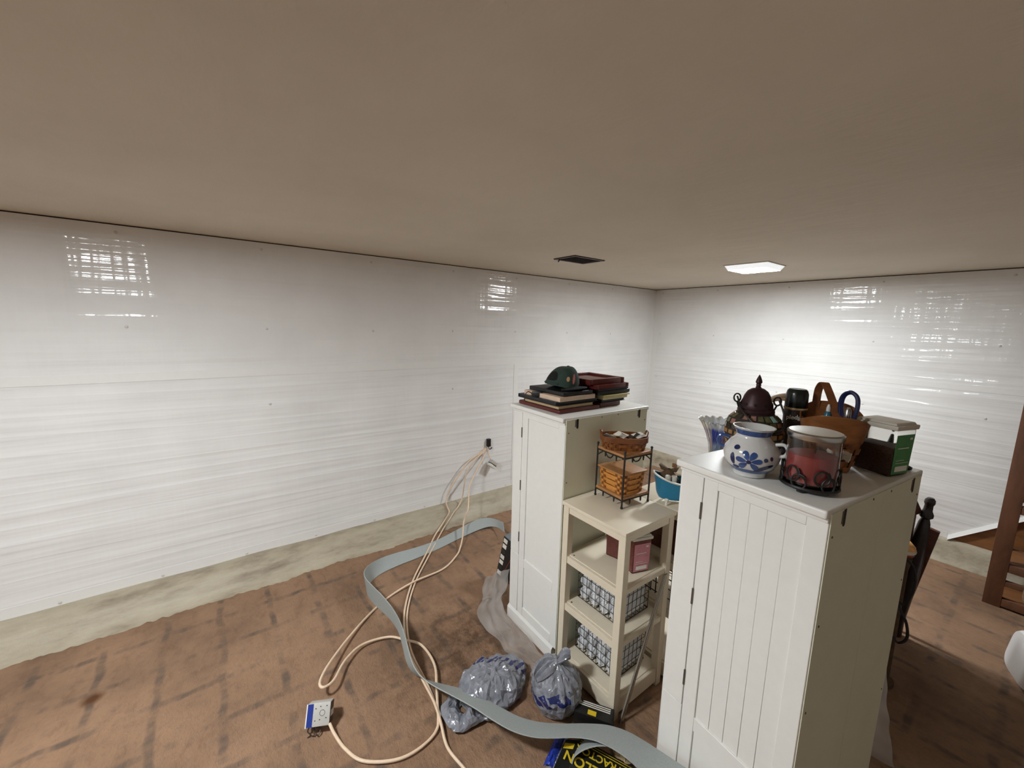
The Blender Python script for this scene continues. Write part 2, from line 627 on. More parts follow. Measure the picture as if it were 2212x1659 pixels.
def catmull(pts, per=8, closed=False):
    P = [Vector(p) for p in pts]
    n = len(P)
    out = []
    for i in range(n if closed else n - 1):
        p0 = P[(i - 1) % n] if (closed or i > 0) else P[0]
        p1 = P[i]
        p2 = P[(i + 1) % n]
        p3 = P[(i + 2) % n] if (closed or i + 2 < n) else P[-1]
        for k in range(per):
            t = k / per
            out.append(0.5 * ((2 * p1) + (p2 - p0) * t + (2 * p0 - 5 * p1 + 4 * p2 - p3) * t * t + (3 * p1 - p0 - 3 * p2 + p3) * t ** 3))
    if not closed:
        out.append(P[-1])
    return out

def N3(x, y, z, s=1.0):
    return mnoise.noise(Vector((x * s, y * s, z * s)))

def ridge(x, y, z, s):
    return 1.0 - abs(mnoise.noise(Vector((x * s, y * s, z * s)))) * 2.0

def text_mesh(txt, size, ext=0.0004, name='lettering', bold=False, shear=0.0):
    cu = bpy.data.curves.new('txt', 'FONT')
    cu.body = txt
    cu.size = size
    cu.extrude = ext
    cu.align_x = 'CENTER'
    cu.align_y = 'CENTER'
    cu.shear = shear
    if bold:
        cu.offset = size * 0.018
    o = bpy.data.objects.new('txt', cu)
    COL.objects.link(o)
    bpy.context.view_layer.update()
    dg = bpy.context.evaluated_depsgraph_get()
    me = bpy.data.meshes.new_from_object(o.evaluated_get(dg))
    bpy.data.objects.remove(o, do_unlink=True)
    bpy.data.curves.remove(cu)
    me.name = name
    me.materials.clear()
    return me

def lettering(txt, size, mat, parent, M, name='lettering', bold=False, shear=0.0, ext=0.0004):
    me = text_mesh(txt, size, ext, name, bold, shear)
    me.transform(M)
    return obj(name, me, mat, parent)

def frame_of(origin, xdir, ydir):
    """matrix mapping text x/y to the given directions"""
    x = Vector(xdir).normalized()
    y = Vector(ydir)
    y = (y - x * y.dot(x)).normalized()
    z = x.cross(y)
    o = Vector(origin)
    return Matrix(((x.x, y.x, z.x, o.x), (x.y, y.y, z.y, o.y), (x.z, y.z, z.z, o.z), (0, 0, 0, 1)))

# ------------------------------------------------------------------ room
XL, YB, ZC = -3.0, 4.38, 2.149
XR, YF = 2.3, -7.4
SEAM = 1.335

fl = struct('floor', B(XL - .2, XR + .2, YF - .2, YB + .2, -0.1, 0.0), 'floor', smooth=False)
struct('ceiling', B(XL - .2, XR + .2, YF - .2, YB + .2, ZC, ZC + 0.1), 'ceiling', smooth=False)
wl = struct('wall_left', B(XL - .15, XL - .006, YF - .2, YB + .2, 0, ZC), 'dark_lumber', smooth=False)
wb = struct('wall_back', B(XL - .15, XR + .2, YB + .006, YB + .15, 0, ZC), 'dark_lumber', smooth=False)
struct('wall_right', B(XR, XR + .15, YF - .2, YB + .2, 0, ZC), 'room_wall', smooth=False)
struct('wall_front', B(XL - .15, XR + .2, YF - .15, YF, 0, ZC), 'room_wall', smooth=False)

# plastic sheeting, upper and lower lengths, taped seams
GAP = 0.007
YT = 2.265          # upright seam on the left wall
for (y0, y1, z0, z1, d) in ((YF, YB, SEAM - 0.02, ZC - GAP, 0.0015), (YF, YT + .02, 0.125, SEAM, 0.0), (YT, YB, 0.125, SEAM + 0.01, 0.001)):
    obj('plastic_sheet', B(XL - .005, XL + d, y0, y1, z0, z1), 'sheet_left', wl, smooth=False)
def tape_along_y(z0, z1, y0=YF, y1=YB, dx=0.003, step=0.25, wob=0.002):
    m = MB()
    ys = []
    y = y0
    while y < y1:
        ys.append(y)
        y += step
    ys.append(y1)
    vs = []
    for y in ys:
        a = wob * N3(y, z0, 0.3, 1.7)
        b = wob * N3(y, z1, 4.3, 1.7)
        vs += [(XL - .002, y, z0 + a), (XL + dx, y, z0 + a), (XL + dx, y, z1 + b), (XL - .002, y, z1 + b)]
    fs = []
    for i in range(len(ys) - 1):
        for k in range(4):
            k2 = (k + 1) % 4
            fs.append((i * 4 + k, i * 4 + k2, i * 4 + 4 + k2, i * 4 + 4 + k))
    m.add(vs, fs)
    return m
obj('seam_tape', tape_along_y(SEAM - 0.018, SEAM + 0.03), 'tape_white', wl)
obj('bottom_tape', tape_along_y(0.122, 0.185, dx=0.0022), 'tape_white', wl)
obj('seam_tape', B(XL - .002, XL + .0032, YT - .02, YT + .028, 0.12, SEAM), 'tape_white', wl, bevel=0.001, seg=1)
obj('corner_tape', B(XL - .002, XL + .0035, YB - .05, YB, 0.12, ZC - .012), 'tape_white', wl, smooth=False)
fast = MB().lathe([(0.0, 0.0), (0.008, 0.0), (0.008, 0.0015), (0.005, 0.003), (0.002, 0.0035), (0.0, 0.0035)], 12, close=False).mesh('fastener')
fast.materials.append(MAT['fastener'])
for k in range(10):
    for z in (2.10, 1.615, 1.13):
        y = -1.04 + 0.66 * k
        if y > 4.2 or (z < 1.3 and k % 2):
            continue
        o = obj('fastener', fast, None, wl)
        o.location = (XL + 0.0015, y + 0.02 * N3(k, z, 1.5), z + 0.01 * N3(k, z, 9.5))
        o.rotation_euler = (0, pi / 2, 0)
for k in range(14):
    o = obj('fastener', fast, None, wl)
    o.location = (XL + 0.0022, -1.6 + 0.42 * k, 0.142)
    o.rotation_euler = (0, pi / 2, 0)

# back wall: the lower sheet is torn up at its right end and shows the brown board behind
obj('plastic_sheet', B(XL, XR, YB - .0015, YB + .005, SEAM - .04, ZC - GAP), 'sheet_back', wb, smooth=False)
poly = [(XL, 0.165), (-0.305, 0.165), (-0.099, 0.345), (0.02, 0.45), (0.35, 0.70), (0.7, 0.74), (XR, 0.74), (XR, SEAM), (XL, SEAM)]
m = MB()
n = len(poly)
m.add([(x, YB - .001, z) for x, z in poly] + [(x, YB + .005, z) for x, z in poly],
      [tuple(range(n)), tuple(range(2 * n - 1, n - 1, -1))] + [(k, (k + 1) % n, n + (k + 1) % n, n + k) for k in range(n)])
obj('plastic_sheet', m, 'sheet_back', wb, smooth=False)
m = MB()
for i, ((xa, za), (xb, zb)) in enumerate(zip(poly[1:4], poly[2:5])):
    m.hexa([(xa, YB - .03, za - .004), (xb, YB - .03, zb - .004), (xb, YB, zb - .004), (xa, YB, za - .004)],
           [(xa, YB - .012, za + .026), (xb, YB - .012, zb + .026), (xb, YB, zb + .026), (xa, YB, za + .026)])
obj('lifted_edge', m, 'tape_white', wb, smooth=False)
obj('exposed_board', B(-0.31, XR, YB - .0, YB + .0062, 0.13, 0.745), 'board_brown', wb, smooth=False)
obj('seam_tape', B(XL, XR, YB - .003, YB + .002, SEAM - .045, SEAM - .0), 'tape_white', wb, bevel=0.001, seg=1)
obj('bottom_tape', B(XL, -.31, YB - .0025, YB + .002, 0.162, 0.215), 'tape_white', wb, smooth=False)
obj('corner_tape', B(XL, XL + .06, YB - .0036, YB + .002, 0.16, ZC - .012), 'tape_white', wb, smooth=False)
for k in range(7):
    for z in (2.10, 1.62, 1.10):
        x = -2.90 + 0.665 * k
        o = obj('fastener', fast, None, wb)
        o.location = (x + 0.02 * N3(k, z, 3.5), YB - 0.0015, z + 0.012 * N3(k, z, 6.5))
        o.rotation_euler = (pi / 2, 0, 0)

# painted concrete footing that sticks out below the sheeting
def curb_left(u, v):
    y = YF + (YB - YF) * u
    a = 0.014 * N3(y, 0.2, 0, 2.3) + 0.010 * N3(y, 0.9, 0, 9) + 0.012 * N3(y, 3.9, 0, 31)
    prof = [(0.0, 0.128), (0.03, 0.127), (0.075, 0.118), (0.115, 0.09), (0.150, 0.045), (0.18, 0.014), (0.205 + a, 0.004), (0.222 + a * 1.6, 0.0006)]
    q = v * (len(prof) - 1)
    i = min(int(q), len(prof) - 2)
    t = q - i
    x = prof[i][0] * (1 - t) + prof[i + 1][0] * t
    z = prof[i][1] * (1 - t) + prof[i + 1][1] * t
    z += 0.006 * N3(y, x * 6, 0, 3.0) * min(1, z * 12)
    return (XL - .004 + x, y, max(z, 0.0006))
struct('baseboard_left', MB().grid(curb_left, 900, 15), 'curb')
def curb_back(u, v):
    x = XL + (XR - XL) * u
    a = 0.01 * N3(x, 0.2, 5, 2.3)
    prof = [(0.0, 0.168), (0.012, 0.166), (0.03, 0.15), (0.045, 0.09), (0.06, 0.03), (0.085 + a, 0.003), (0.10 + a, 0.0006)]
    q = v * (len(prof) - 1)
    i = min(int(q), len(prof) - 2)
    t = q - i
    yy = prof[i][0] * (1 - t) + prof[i + 1][0] * t
    z = prof[i][1] * (1 - t) + prof[i + 1][1] * t
    return (x, YB + .004 - yy, max(z, 0.0006))
struct('baseboard_back', MB().grid(curb_back, 300, 13), 'curb')

# ------------------------------------------------------------------ ceiling fittings
def ceiling_light(loc, label, ki):
    t = thing('ceiling_light', label, 'ceiling light', loc, 0.0, 'square led ceiling panels')
    obj('frame', B(-.15, .15, -.15, .15, -.006, 0.0), 'lamp_frame', t, bevel=0.002)
    m = MB().hexa([(-.125, -.125, -.036), (.125, -.125, -.036), (.125, .125, -.036), (-.125, .125, -.036)],
                  [(-.143, -.143, -.006), (.143, -.143, -.006), (.143, .143, -.006), (-.143, .143, -.006)])
    me = m.mesh('diffuser', smooth=False)
    me.materials.append(MAT['lamp_side_%d' % ki])
    me.materials.append(MAT['lamp_diffuser_%d' % ki])
    for f in me.polygons:
        f.material_index = 1 if f.normal.z < -0.7 else 0
    obj('diffuser', me, None, t)
    return t
ceiling_light((-1.375, 3.17, ZC), 'glowing square led panel on the ceiling near the far corner', 0)
ceiling_light((-1.26, -0.67, ZC), 'square led panel on the ceiling behind the viewer, mirrored in the left wall', 1)
ceiling_light((-1.0, -4.9, ZC), 'square led panel on the ceiling at the far end behind the viewer', 2)

t = thing('ceiling_vent', 'dark bronze air register set in the ceiling before the far corner', 'vent', (-2.083, 2.11, ZC), 0.0)
fr = MB()
fr.box(-.105, .105, -.150, -.128, -.007, 0).box(-.105, .105, .128, .150, -.007, 0).box(-.105, -.083, -.128, .128, -.007, 0).box(.083, .105, -.128, .128, -.007, 0)
obj('frame', fr, 'vent_bronze', t, bevel=0.0015, seg=1)
obj('duct', B(-.083, .083, -.128, .128, -.003, 0.0), 'vent_dark', t, smooth=False)
sl = MB().hexa([(-.081, -.006, -.0105), (.081, -.006, -.0105), (.081, -.0035, -.0105), (-.081, -.0035, -.0105)], [(-.081, .0015, -.003), (.081, .0015, -.003), (.081, .004, -.003), (-.081, .004, -.003)]).mesh('slat', smooth=False)
sl.materials.append(MAT['vent_bronze'])
for k in range(13):
    o = obj('slat', sl, None, t)
    o.location = (0, -.114 + .019 * k, 0)
obj('lever', MB().tube([(-.06, -.135, -.005), (-.06, -.14, -.022), (-.06, -.146, -.026)], .004, 6), 'black_plastic', t)

# ------------------------------------------------------------------ the two tall cabinets
def cabinet(loc, yaw, label, beads=True):
    t = thing('storage_cabinet', label, 'cabinet', loc, -yaw, 'tall white storage cabinets')
    W = 'paint_white'
    H = 1.24
    car = MB().box(-.404, 0, .010, .590, .077, H).box(-.404, -.022, .010, .590, 0, .077)
    obj('carcass', car, W, t, smooth=False)
    for y0, y1, sgn in ((0.0, .010, 0), (.590, .600, 1)):
        def part(nm, x0, x1, z0, z1, inset=0.0, bev=.0012):
            a, b = (y0 + inset, y1) if not sgn else (y0, y1 - inset)
            return obj(nm, B(x0, x1, a, b, z0, z1), W, t, bevel=bev, seg=1)
        part('door_edge', -.404, -.3295, .422, H)
        part('stile', -.404, -.3295, .077, .420)
        part('stile', -.3265, -.281, .077, H)
        part('stile', -.046, 0, .077, H)
        part('rail', -.281, -.046, 1.203, H)
        part('rail', -.281, -.046, .368, .418)
        part('rail', -.281, -.046, .077, .129)
        xs = [-.281, -.2335, -.187, -.140, -.093, -.046]
        for k in range(5 if beads else 0):
            part('bead_plank', xs[k] + .0002, xs[k + 1] - .0002, .418, 1.203, .0055, .0009)
        if not beads:
            part('upper_panel', -.281, -.046, .418, 1.203, .0055)
        part('lower_panel', -.281, -.046, .129, .368, .0055)
        ya, yb = (-.007, .012) if not sgn else (.588, .607)
        bm_ = MB().hexa([(-.411, ya, 0), (-.022, ya, 0), (-.022, yb, 0), (-.411, yb, 0)],
                        [(-.411, ya, .062), (-.022, ya, .062), (-.022, yb, .062), (-.411, yb, .062)])
        y_s = 0.0 if not sgn else .600
        bm_.hexa([(-.411, ya, .062), (-.022, ya, .062), (-.022, yb, .062), (-.411, yb, .062)],
                 [(-.406, y_s, .079), (-.018, y_s, .079), (-.018, yb, .079), (-.406, yb, .079)])
        obj('base_moulding', bm_, W, t, smooth=False)
        if not sgn:
            for z in (1.12, .827, .53):
                o = obj('hinge', MB().tube([(-.3282, -.0012, z - .027), (-.3282, -.0012, z + .027)], .0036, 8), 'hinge_steel', t)
    for x0, x1 in ((-.418, -.404),):
        obj('front_door', B(x0, x1, .012, .588, .09, H - .004), W, t, bevel=.002)
    cr = MB().box(-.412, 0, -.005, .605, H - .012, H + .002)
    obj('cove', cr, W, t, bevel=.004)
    obj('top_board', B(-.421, .0, -.016, .616, H, H + .022), W, t, bevel=.006, seg=3)
    obj('back_board', B(0, .003, .004, .3095, .05, H + .012), 'hardboard', t, smooth=False)
    obj('back_board', B(0, .003, .3105, .596, .05, H + .012), 'hardboard', t, smooth=False)
    for y in (.074, .532):
        sl = MB()
        pts = [(y + .0065 * cos(a), 1.212 + .0065 * sin(a)) for a in [pi + pi * k / 8 for k in range(9)]] + [(y + .0065, 1.2515), (y - .0065, 1.2515)]
        n = len(pts)
        sl.add([(.0030, a, b) for a, b in pts] + [(.0036, a, b) for a, b in pts], [tuple(range(n)), tuple(range(2 * n - 1, n - 1, -1))] + [(k, (k + 1) % n, n + (k + 1) % n, n + k) for k in range(n)])
        obj('hanging_slot', sl, 'slot_black', t, smooth=False)
        obj('slot_plate', B(.003, .0040, y - .015, y - .008, 1.215, 1.248), 'hinge_steel', t, smooth=False)
    for y, z in ((.24, 1.243), (.36, 1.243), (.02, 1.19), (.58, 1.19), (.02, .95), (.58, .9), (.02, .7), (.02, .45), (.58, .5)):
        o = obj('nail', MB().lathe([(0, 0), (.0035, 0), (.0028, .0012), (0, .0016)], 8, close=False), 'nail', t)
        o.location = (.003, y, z)
        o.rotation_euler = (0, pi / 2, 0)
    return t
cabinet((-.269, 1.155, 0), .114, 'tall white cabinet nearest the viewer, pottery and candle jar on top')
cabinet((-1.293, 1.272, 0), .02, 'tall white cabinet farther back carrying the stacked albums and cap', False)
CT = 1.262       # height of both cabinet tops

# ------------------------------------------------------------------ open cream shelf units between the cabinets
def shelf_unit(loc, label):
    t = thing('shelf_unit', label, 'shelf', loc, 0.0, 'cream open shelf units')
    C = 'cream_paint'
    wx, wy, top = .357, .345, .872
    for x0 in (-wx, -.034):
        for y0 in (0, wy - .036):
            obj('post', B(x0, x0 + .034, y0, y0 + .036, 0, top - .018), C, t, bevel=.0015, seg=1)
    obj('top_board', B(-wx - .004, .006, -.008, wy + .006, top - .018, top), C, t, bevel=.003)
    for z in (top - .018, .606, .3625, .09):
        h = .034 if z > .1 else .07
        if z > .1 and z < .8:
            h2 = .024
        else:
            h2 = h
        for q in ((-wx + .034, -.034, .004, .020, z - h, z), (-wx + .034, -.034, wy - .020, wy - .004, z - h, z), (-.020, -.004, .036, wy - .036, z - h2, z), (-wx + .004, -wx + .020, .036, wy - .036, z - h2, z)):
            obj('rail', B(*q), C, t, bevel=.0012, seg=1)
        if z < .8:
            s = MB().box(-wx + .020, -.020, .020, wy - .020, z - .012, z + .004)
            obj('shelf_board', s, C, t, bevel=.001, seg=1)
            for sx, sy in ((-wx + .052, .032), (-.052, .032)):
                o = obj('screw', MB().lathe([(0, 0), (.0045, 0), (.004, .0012), (0, .0014)], 8, close=False), 'nail', t)
                o.location = (sx, sy, z + .004)
    return t
SX, SY, ST = -.921, 1.27, .872
shelf_unit((SX, SY, 0), 'cream open shelf unit holding wire baskets, beside the far cabinet')
shelf_unit((SX + .10, SY + .362, 0), 'cream open shelf unit behind the first, mostly hidden by the near cabinet')

# ------------------------------------------------------------------ woven baskets
def se(a, e):
    c, s = cos(a), sin(a)
    return (abs(c) ** (2 / e)) * (1 if c >= 0 else -1), (abs(s) ** (2 / e)) * (1 if s >= 0 else -1)

def woven(t, a0, b0, a1, b1, h, rows, cells, e, mrow, mup, rim, z0=0.0, topfn=None, amp=.0022, thick=.0022):
    """rows of splint woven round uprights; every splint and upright a part"""
    def P(th, v, off):
        x, y = se(th, e)
        a = a0 + (a1 - a0) * v + off
        b = b0 + (b1 - b0) * v + off
        return Vector((x * a, y * b, z0 + v * h))
    n = cells * 4
    rh = 1.0 / rows
    for i in range(rows):
        ring = []
        for k in range(n):
            th = 2 * pi * k / n
            o = amp * cos(pi * (k / 4.0) + pi * i)
            ring.append((P(th, i * rh + .04 * rh, o), P(th, (i + 1) * rh - .04 * rh, o), P(th, (i + 1) * rh - .04 * rh, o - thick), P(th, i * rh + .04 * rh, o - thick)))
        m = MB()
        m.add([p for q in ring for p in q], [(k * 4 + j, ((k + 1) % n) * 4 + j, ((k + 1) % n) * 4 + (j + 1) % 4, k * 4 + (j + 1) % 4) for k in range(n) for j in range(4)])
        obj('splint', m, mrow, t)
    for k in range(cells):
        th = 2 * pi * (k + .5) / cells
        d = 2 * pi / cells * .36
        m = MB()
        vs = []
        for v in [j / 6 for j in range(7)]:
            vs += [P(th - d, v, .0006), P(th + d, v, .0006), P(th + d, v, -.0012), P(th - d, v, -.0012)]
        fs = [(j * 4 + q, j * 4 + (q + 1) % 4, j * 4 + 4 + (q + 1) % 4, j * 4 + 4 + q) for j in range(6) for q in range(4)]
        m.add(vs, fs)
        obj('upright', m, mup, t)
    m = MB()
    m.add([P(2 * pi * k / 40, 0.0, -.002) + Vector((0, 0, .002)) for k in range(40)], [tuple(range(40))])
    obj('bottom', m, mrow, t, solid=.002)
    if rim:
        m = MB()
        ring = []
        n = 72
        for k in range(n):
            th = 2 * pi * k / n
            tz = topfn(th) if topfn else 0.0
            q = [P(th, 1.0 - .02, .0045), P(th, 1.0, .0045), P(th, 1.0, -.003), P(th, 1.0 - .02, -.003)]
            q[0].z = q[3].z = z0 + h - rim
            q[1].z = q[2].z = z0 + h + tz
            ring += q
        m.add(ring, [(k * 4 + j, ((k + 1) % n) * 4 + j, ((k + 1) % n) * 4 + (j + 1) % 4, k * 4 + (j + 1) % 4) for k in range(n) for j in range(4)])
        obj('rim_band', m, mup, t)

# ------------------------------------------------------------------ iron and wood stand on the shelf unit
SA = -.10
st_ = thing('plant_stand', 'small black iron stand with two wooden tiers on the shelf unit', 'stand', (-1.070, 1.427, ST), SA)
S = .172
legs = [(0, 0), (-S, 0), (0, S), (-S, S)]
for x, y in legs:
    m = MB().tube([(x, y, .004), (x, y, .262)], .0042, 8)
    m.lathe([(0, 0), (.005, .0), (.0062, .004), (.005, .010), (0, .010)], 10, (x, y, 0), close=False)
    m.lathe([(0, 0), (.005, .001), (.0065, .006), (.004, .011), (0, .0125)], 10, (x, y, .258), close=False)
    obj('leg', m, 'black_iron', st_)
for z, nm in ((.236, 'top_tier'), (.040, 'lower_tier')):
    obj(nm, B(-S - .002, .002, -.002, S + .002, z, z + .013), 'shelf_wood', st_, bevel=.004, seg=3)
    rg = MB().tube([(0, 0, z - .003), (-S, 0, z - .003), (-S, S, z - .003), (0, S, z - .003)], .0036, 6, closed=True)
    obj('tier_ring', rg, 'black_iron', st_)
    for (x, y) in ((-.05, 0), (-.12, 0), (0, .05), (0, .12)):
        obj('peg', MB().tube([(x, y, z - .003), (x, y, z - .025)], [.0045, .003], 8), 'black_iron', st_)
for pts in ([(-.07, 0, .232), (-.085, 0, .214), (-.105, 0, .214), (-.12, 0, .232)], [(0, .05, .232), (0, .065, .214), (0, .09, .214), (0, .105, .232)]):
    obj('scroll', MB().tube(catmull(pts, 5), .003, 6), 'black_iron', st_)
for pts in ([(-S, 0, .205), (-S + .035, .004, .232)], [(0, S, .205), (-.004, S - .035, .232)], [(-S, S, .205), (-S + .03, S, .232)]):
    obj('brace', MB().tube(pts, .003, 6), 'black_iron', st_)

cA, sA = cos(SA), sin(SA)
def onstand(x, y, z):
    return (-1.070 + x * cA - y * sA, 1.427 + x * sA + y * cA, ST + z)
bk = thing('lidded_basket', 'square honey coloured woven basket with wooden lid on the lower tier', 'basket', onstand(-.088, .082, .0535), SA)
woven(bk, .072, .070, .079, .077, .094, 7, 20, 7, 'splint_honey', 'splint_brown', 0.0, amp=.0032)
obj('lid', B(-.083, .083, -.081, .081, .0945, .102), 'shelf_wood', bk, bevel=.003, seg=2)

bo = thing('oval_basket', 'oval woven basket with ear handles full of papers on the top tier', 'basket', onstand(-.090, .082, .2495), radians(53))
woven(bo, .094, .054, .104, .064, .060, 4, 26, 3.0, 'splint_brown', 'splint_dark', .022, topfn=lambda a: .002, amp=.003)
for sx in (-1, 1):
    obj('ear_handle', MB().tube(catmull([(sx * .100, -.017, .052), (sx * .107, -.014, .080), (sx * .108, .014, .080), (sx * .100, .017, .052)], 5), .0045, 6, flat=.5), 'splint_dark', bo)
for i in range(6):
    x = -.07 + .028 * i
    m = B(-.025, .025, -.028, .028, 0, .0012)
    o = obj('folded_paper', m, ['paper_white', 'paper_tan', 'paper_white', 'paper_brown', 'book_black', 'paper_white'][i])
    p = onstand(-.090, .082, .2495)
    o.location = (p[0] + x * cos(radians(53)), p[1] + x * sin(radians(53)), p[2] + .054 + .004 * (i % 3))
    o.rotation_euler = (radians(-25 + 17 * (i % 4)), radians(20 - 14 * (i % 3)), radians(53 + 23 * i))
    tag(o, ['crumpled white paper at the left end of the oval basket', 'tan folded card second from left in the oval basket', 'white folded slip in the middle of the oval basket', 'brown folded card right of centre in the oval basket', 'black flat card lying in the oval basket', 'white curled paper at the right end of the oval basket'][i], 'paper', 'papers in the oval basket')

# ------------------------------------------------------------------ blue miniature bathtub planter with odds and ends
tb = thing('bathtub_planter', 'small turquoise clawfoot bathtub with white rim beside the iron stand', 'planter', (-.965, 1.700, ST), radians(50))
def tubp(u, v, off):
    a = 2 * pi * u
    x, y = se(a, 2.5)
    prof = [(.60, .026), (.78, .030), (.86, .050), (.90, .078), (.95, .100), (1.0, .112)]
    q = v * (len(prof) - 1)
    i = min(int(q), len(prof) - 2)
    tt = q - i
    r = prof[i][0] * (1 - tt) + prof[i + 1][0] * tt
    z = prof[i][1] * (1 - tt) + prof[i + 1][1] * tt
    rise = .034 * max(0, -x) ** 1.6 * v * v
    return (x * (.115 * r + off), y * (.060 * r + off), z + rise)
m = MB().grid(lambda u, v: tubp(u, v, 0), 40, 12, closeu=True)
m.grid(lambda u, v: tubp(u, v, -.004), 40, 12, closeu=True)
obj('basin', m, 'tub_blue', tb)
obj('rim', MB().tube([tubp(k / 48, 1.0, .001) for k in range(48)], .0042, 6, closed=True), 'tub_white', tb)
m = MB()
m.add([tubp(k / 40, .05, -.001) for k in range(40)], [tuple(range(40))])
obj('floor_plate', m, 'tub_white', tb, solid=.002)
for x, y in ((-.06, -.034), (.06, -.034), (-.06, .034), (.06, .034)):
    m = MB().lathe([(.004, 0), (.007, .004), (.005, .012), (.009, .022), (.011, .032), (.006, .037)], 10, (x, y, 0))
    obj('foot', m, 'tub_white', tb)
def intub(x, y, z):
    a = radians(50)
    return (-.965 + x * cos(a) - y * sin(a), 1.700 + x * sin(a) + y * cos(a), ST + z)
for i, x in enumerate((-.058, -.030)):
    o = thing('white_bottle', ['left of two stubby white bottles standing in the blue tub', 'right of two stubby white bottles standing in the blue tub'][i], 'bottle', intub(x, -.022, .033), 0, 'white bottles in the tub')
    obj('body', MB().lathe([(.010, 0), (.012, .004), (.012, .075), (.009, .085)], 14), 'tub_white', o)
    obj('cap', MB().lathe([(.012, .083), (.0125, .085), (.0125, .105), (.010, .108)], 14), 'lid_frost', o)
bb = thing('burlap_bow', 'brown burlap bundle with bow ears behind the white bottles', 'ornament', intub(-.042, .020, .034), 0.3)
m = MB().grid(lambda u, v: ((.038 * sin(pi * v) + .010) * cos(2 * pi * u) * (1 + .2 * N3(u * 5, v * 4, 1)), (.028 * sin(pi * v) + .008) * sin(2 * pi * u), .125 * v), 20, 10, closeu=True)
obj('bundle', m, 'burlap', bb)
for s in (-1, 1):
    m = MB().hexa([(s * .006, -.006, .112), (s * .034, -.010, .116), (s * .034, .010, .116), (s * .006, .006, .112)], [(s * .006, -.006, .128), (s * .046, -.016, .142), (s * .042, .014, .140), (s * .006, .006, .126)])
    obj('bow_ear', m, 'burlap', bb, bevel=.003)
obj('tag_leaf', B(.012, .034, -.003, .003, .135, .156), 'paper_brown', bb, bevel=.002)
gs = thing('grey_sachet', 'grey folded cloth sachet tucked at the right end of the blue tub', 'cloth', intub(.048, .005, .034), .5)
m = MB().grid(lambda u, v: (.030 * cos(2 * pi * u) * (1 - .35 * v) + .006 * N3(u * 6, v * 3, 2), .022 * sin(2 * pi * u) * (1 - .2 * v) + .006 * N3(u * 6, v * 3, 7), .100 * v), 22, 8, closeu=True)
obj('pouch', m, 'grey_cloth', gs)
obj('collar', MB().tube([(.022 * cos(2 * pi * k / 20), .017 * sin(2 * pi * k / 20), .098 + .004 * sin(4 * pi * k / 20)) for k in range(20)], .006, 6, closed=True), 'book_navy', gs)

# ------------------------------------------------------------------ plastic food tubs with lids
def lidded_tub(name, label, cat, loc, rz, w, d, h, fill, fillh, lab, labx, group=None, wall='clear_plastic', taper=.93):
    t = thing(name, label, cat, loc, rz, group)
    def ring(z, k, inset=0.0):
        a, b = w / 2 * k - inset, d / 2 * k - inset
        return [(-a, -b, z), (a, -b, z), (a, b, z), (-a, b, z)]
    obj('wall', MB().hexa(ring(0, taper), ring(h - .016, 1.0)), wall, t, bevel=.008, seg=3)
    kf = taper + (1 - taper) * fillh / h
    m = MB().hexa(ring(.003, taper, .0025), ring(fillh, kf, .0025))
    obj('contents', m, fill, t, bevel=.007, seg=2)
    lid = MB().hexa(ring(h - .018, 1.06), ring(h - .004, 1.08)).hexa(ring(h - .004, .98), ring(h + .003, .90))
    obj('lid', lid, 'lid_frost', t, bevel=.003, seg=2)
    if lab:
        sx = labx
        y0, y1 = -d * .43, d * .43
        def sp(y, z):
            k = taper + (1 - taper) * z / (h - .016)
            return (sx * (w / 2 * k + .0012), y * k, z)
        za, zb = h * .05, h * .80
        m = MB().add([sp(y0, za), sp(y1, za), sp(y1, zb), sp(y0, zb)], [(0, 1, 2, 3)])
        lo = obj('label', m, lab, t, solid=.0006, smooth=False)
        def sq(ya, yb, zc, zd, mt, nm):
            def s2(y, z):
                p = sp(y, z)
                return (p[0] + sx * .0012, p[1], p[2])
            obj(nm, MB().add([s2(ya, zc), s2(yb, zc), s2(yb, zd), s2(ya, zd)], [(0, 1, 2, 3)]), mt, lo, solid=.0005, smooth=False)
        sq(y0 + d * .12, y1 - d * .12, h * .10, h * .20, 'label_white', 'barcode_panel')
        sq(y0 + d * .10, y1 - d * .22, h * .54, h * .555, 'label_white', 'print_line')
        sq(y0 + d * .10, y1 - d * .10, h * .26, h * .268, 'label_white', 'print_line')
        sq(y0 + d * .10, y1 - d * .35, h * .31, h * .318, 'label_white', 'print_line')
        sq(y1 - d * .25, y1 - d * .12, h * .70, h * .74, 'label_white', 'print_mark')
    return t
lidded_tub('treat_tub', 'clear plastic tub of brown treats with green label on near cabinet', 'food container', (-.281, 1.636, CT), -.30, .108, .098, .160, 'mulch', .090, 'label_green', 1)
lidded_tub('granule_tub', 'clear tub of pink granules with pale label on the upper shelf, in front', 'food container', (-1.002, 1.462, .6105), -.30, .085, .098, .172, 'granules_pink', .150, 'label_pink', 1, 'tubs of pink granules')
lidded_tub('granule_tub', 'clear tub of pink granules farther back on the upper shelf', 'food container', (-1.115, 1.478, .6105), .22, .085, .085, .172, 'granules_pink', .150, None, 1, 'tubs of pink granules')

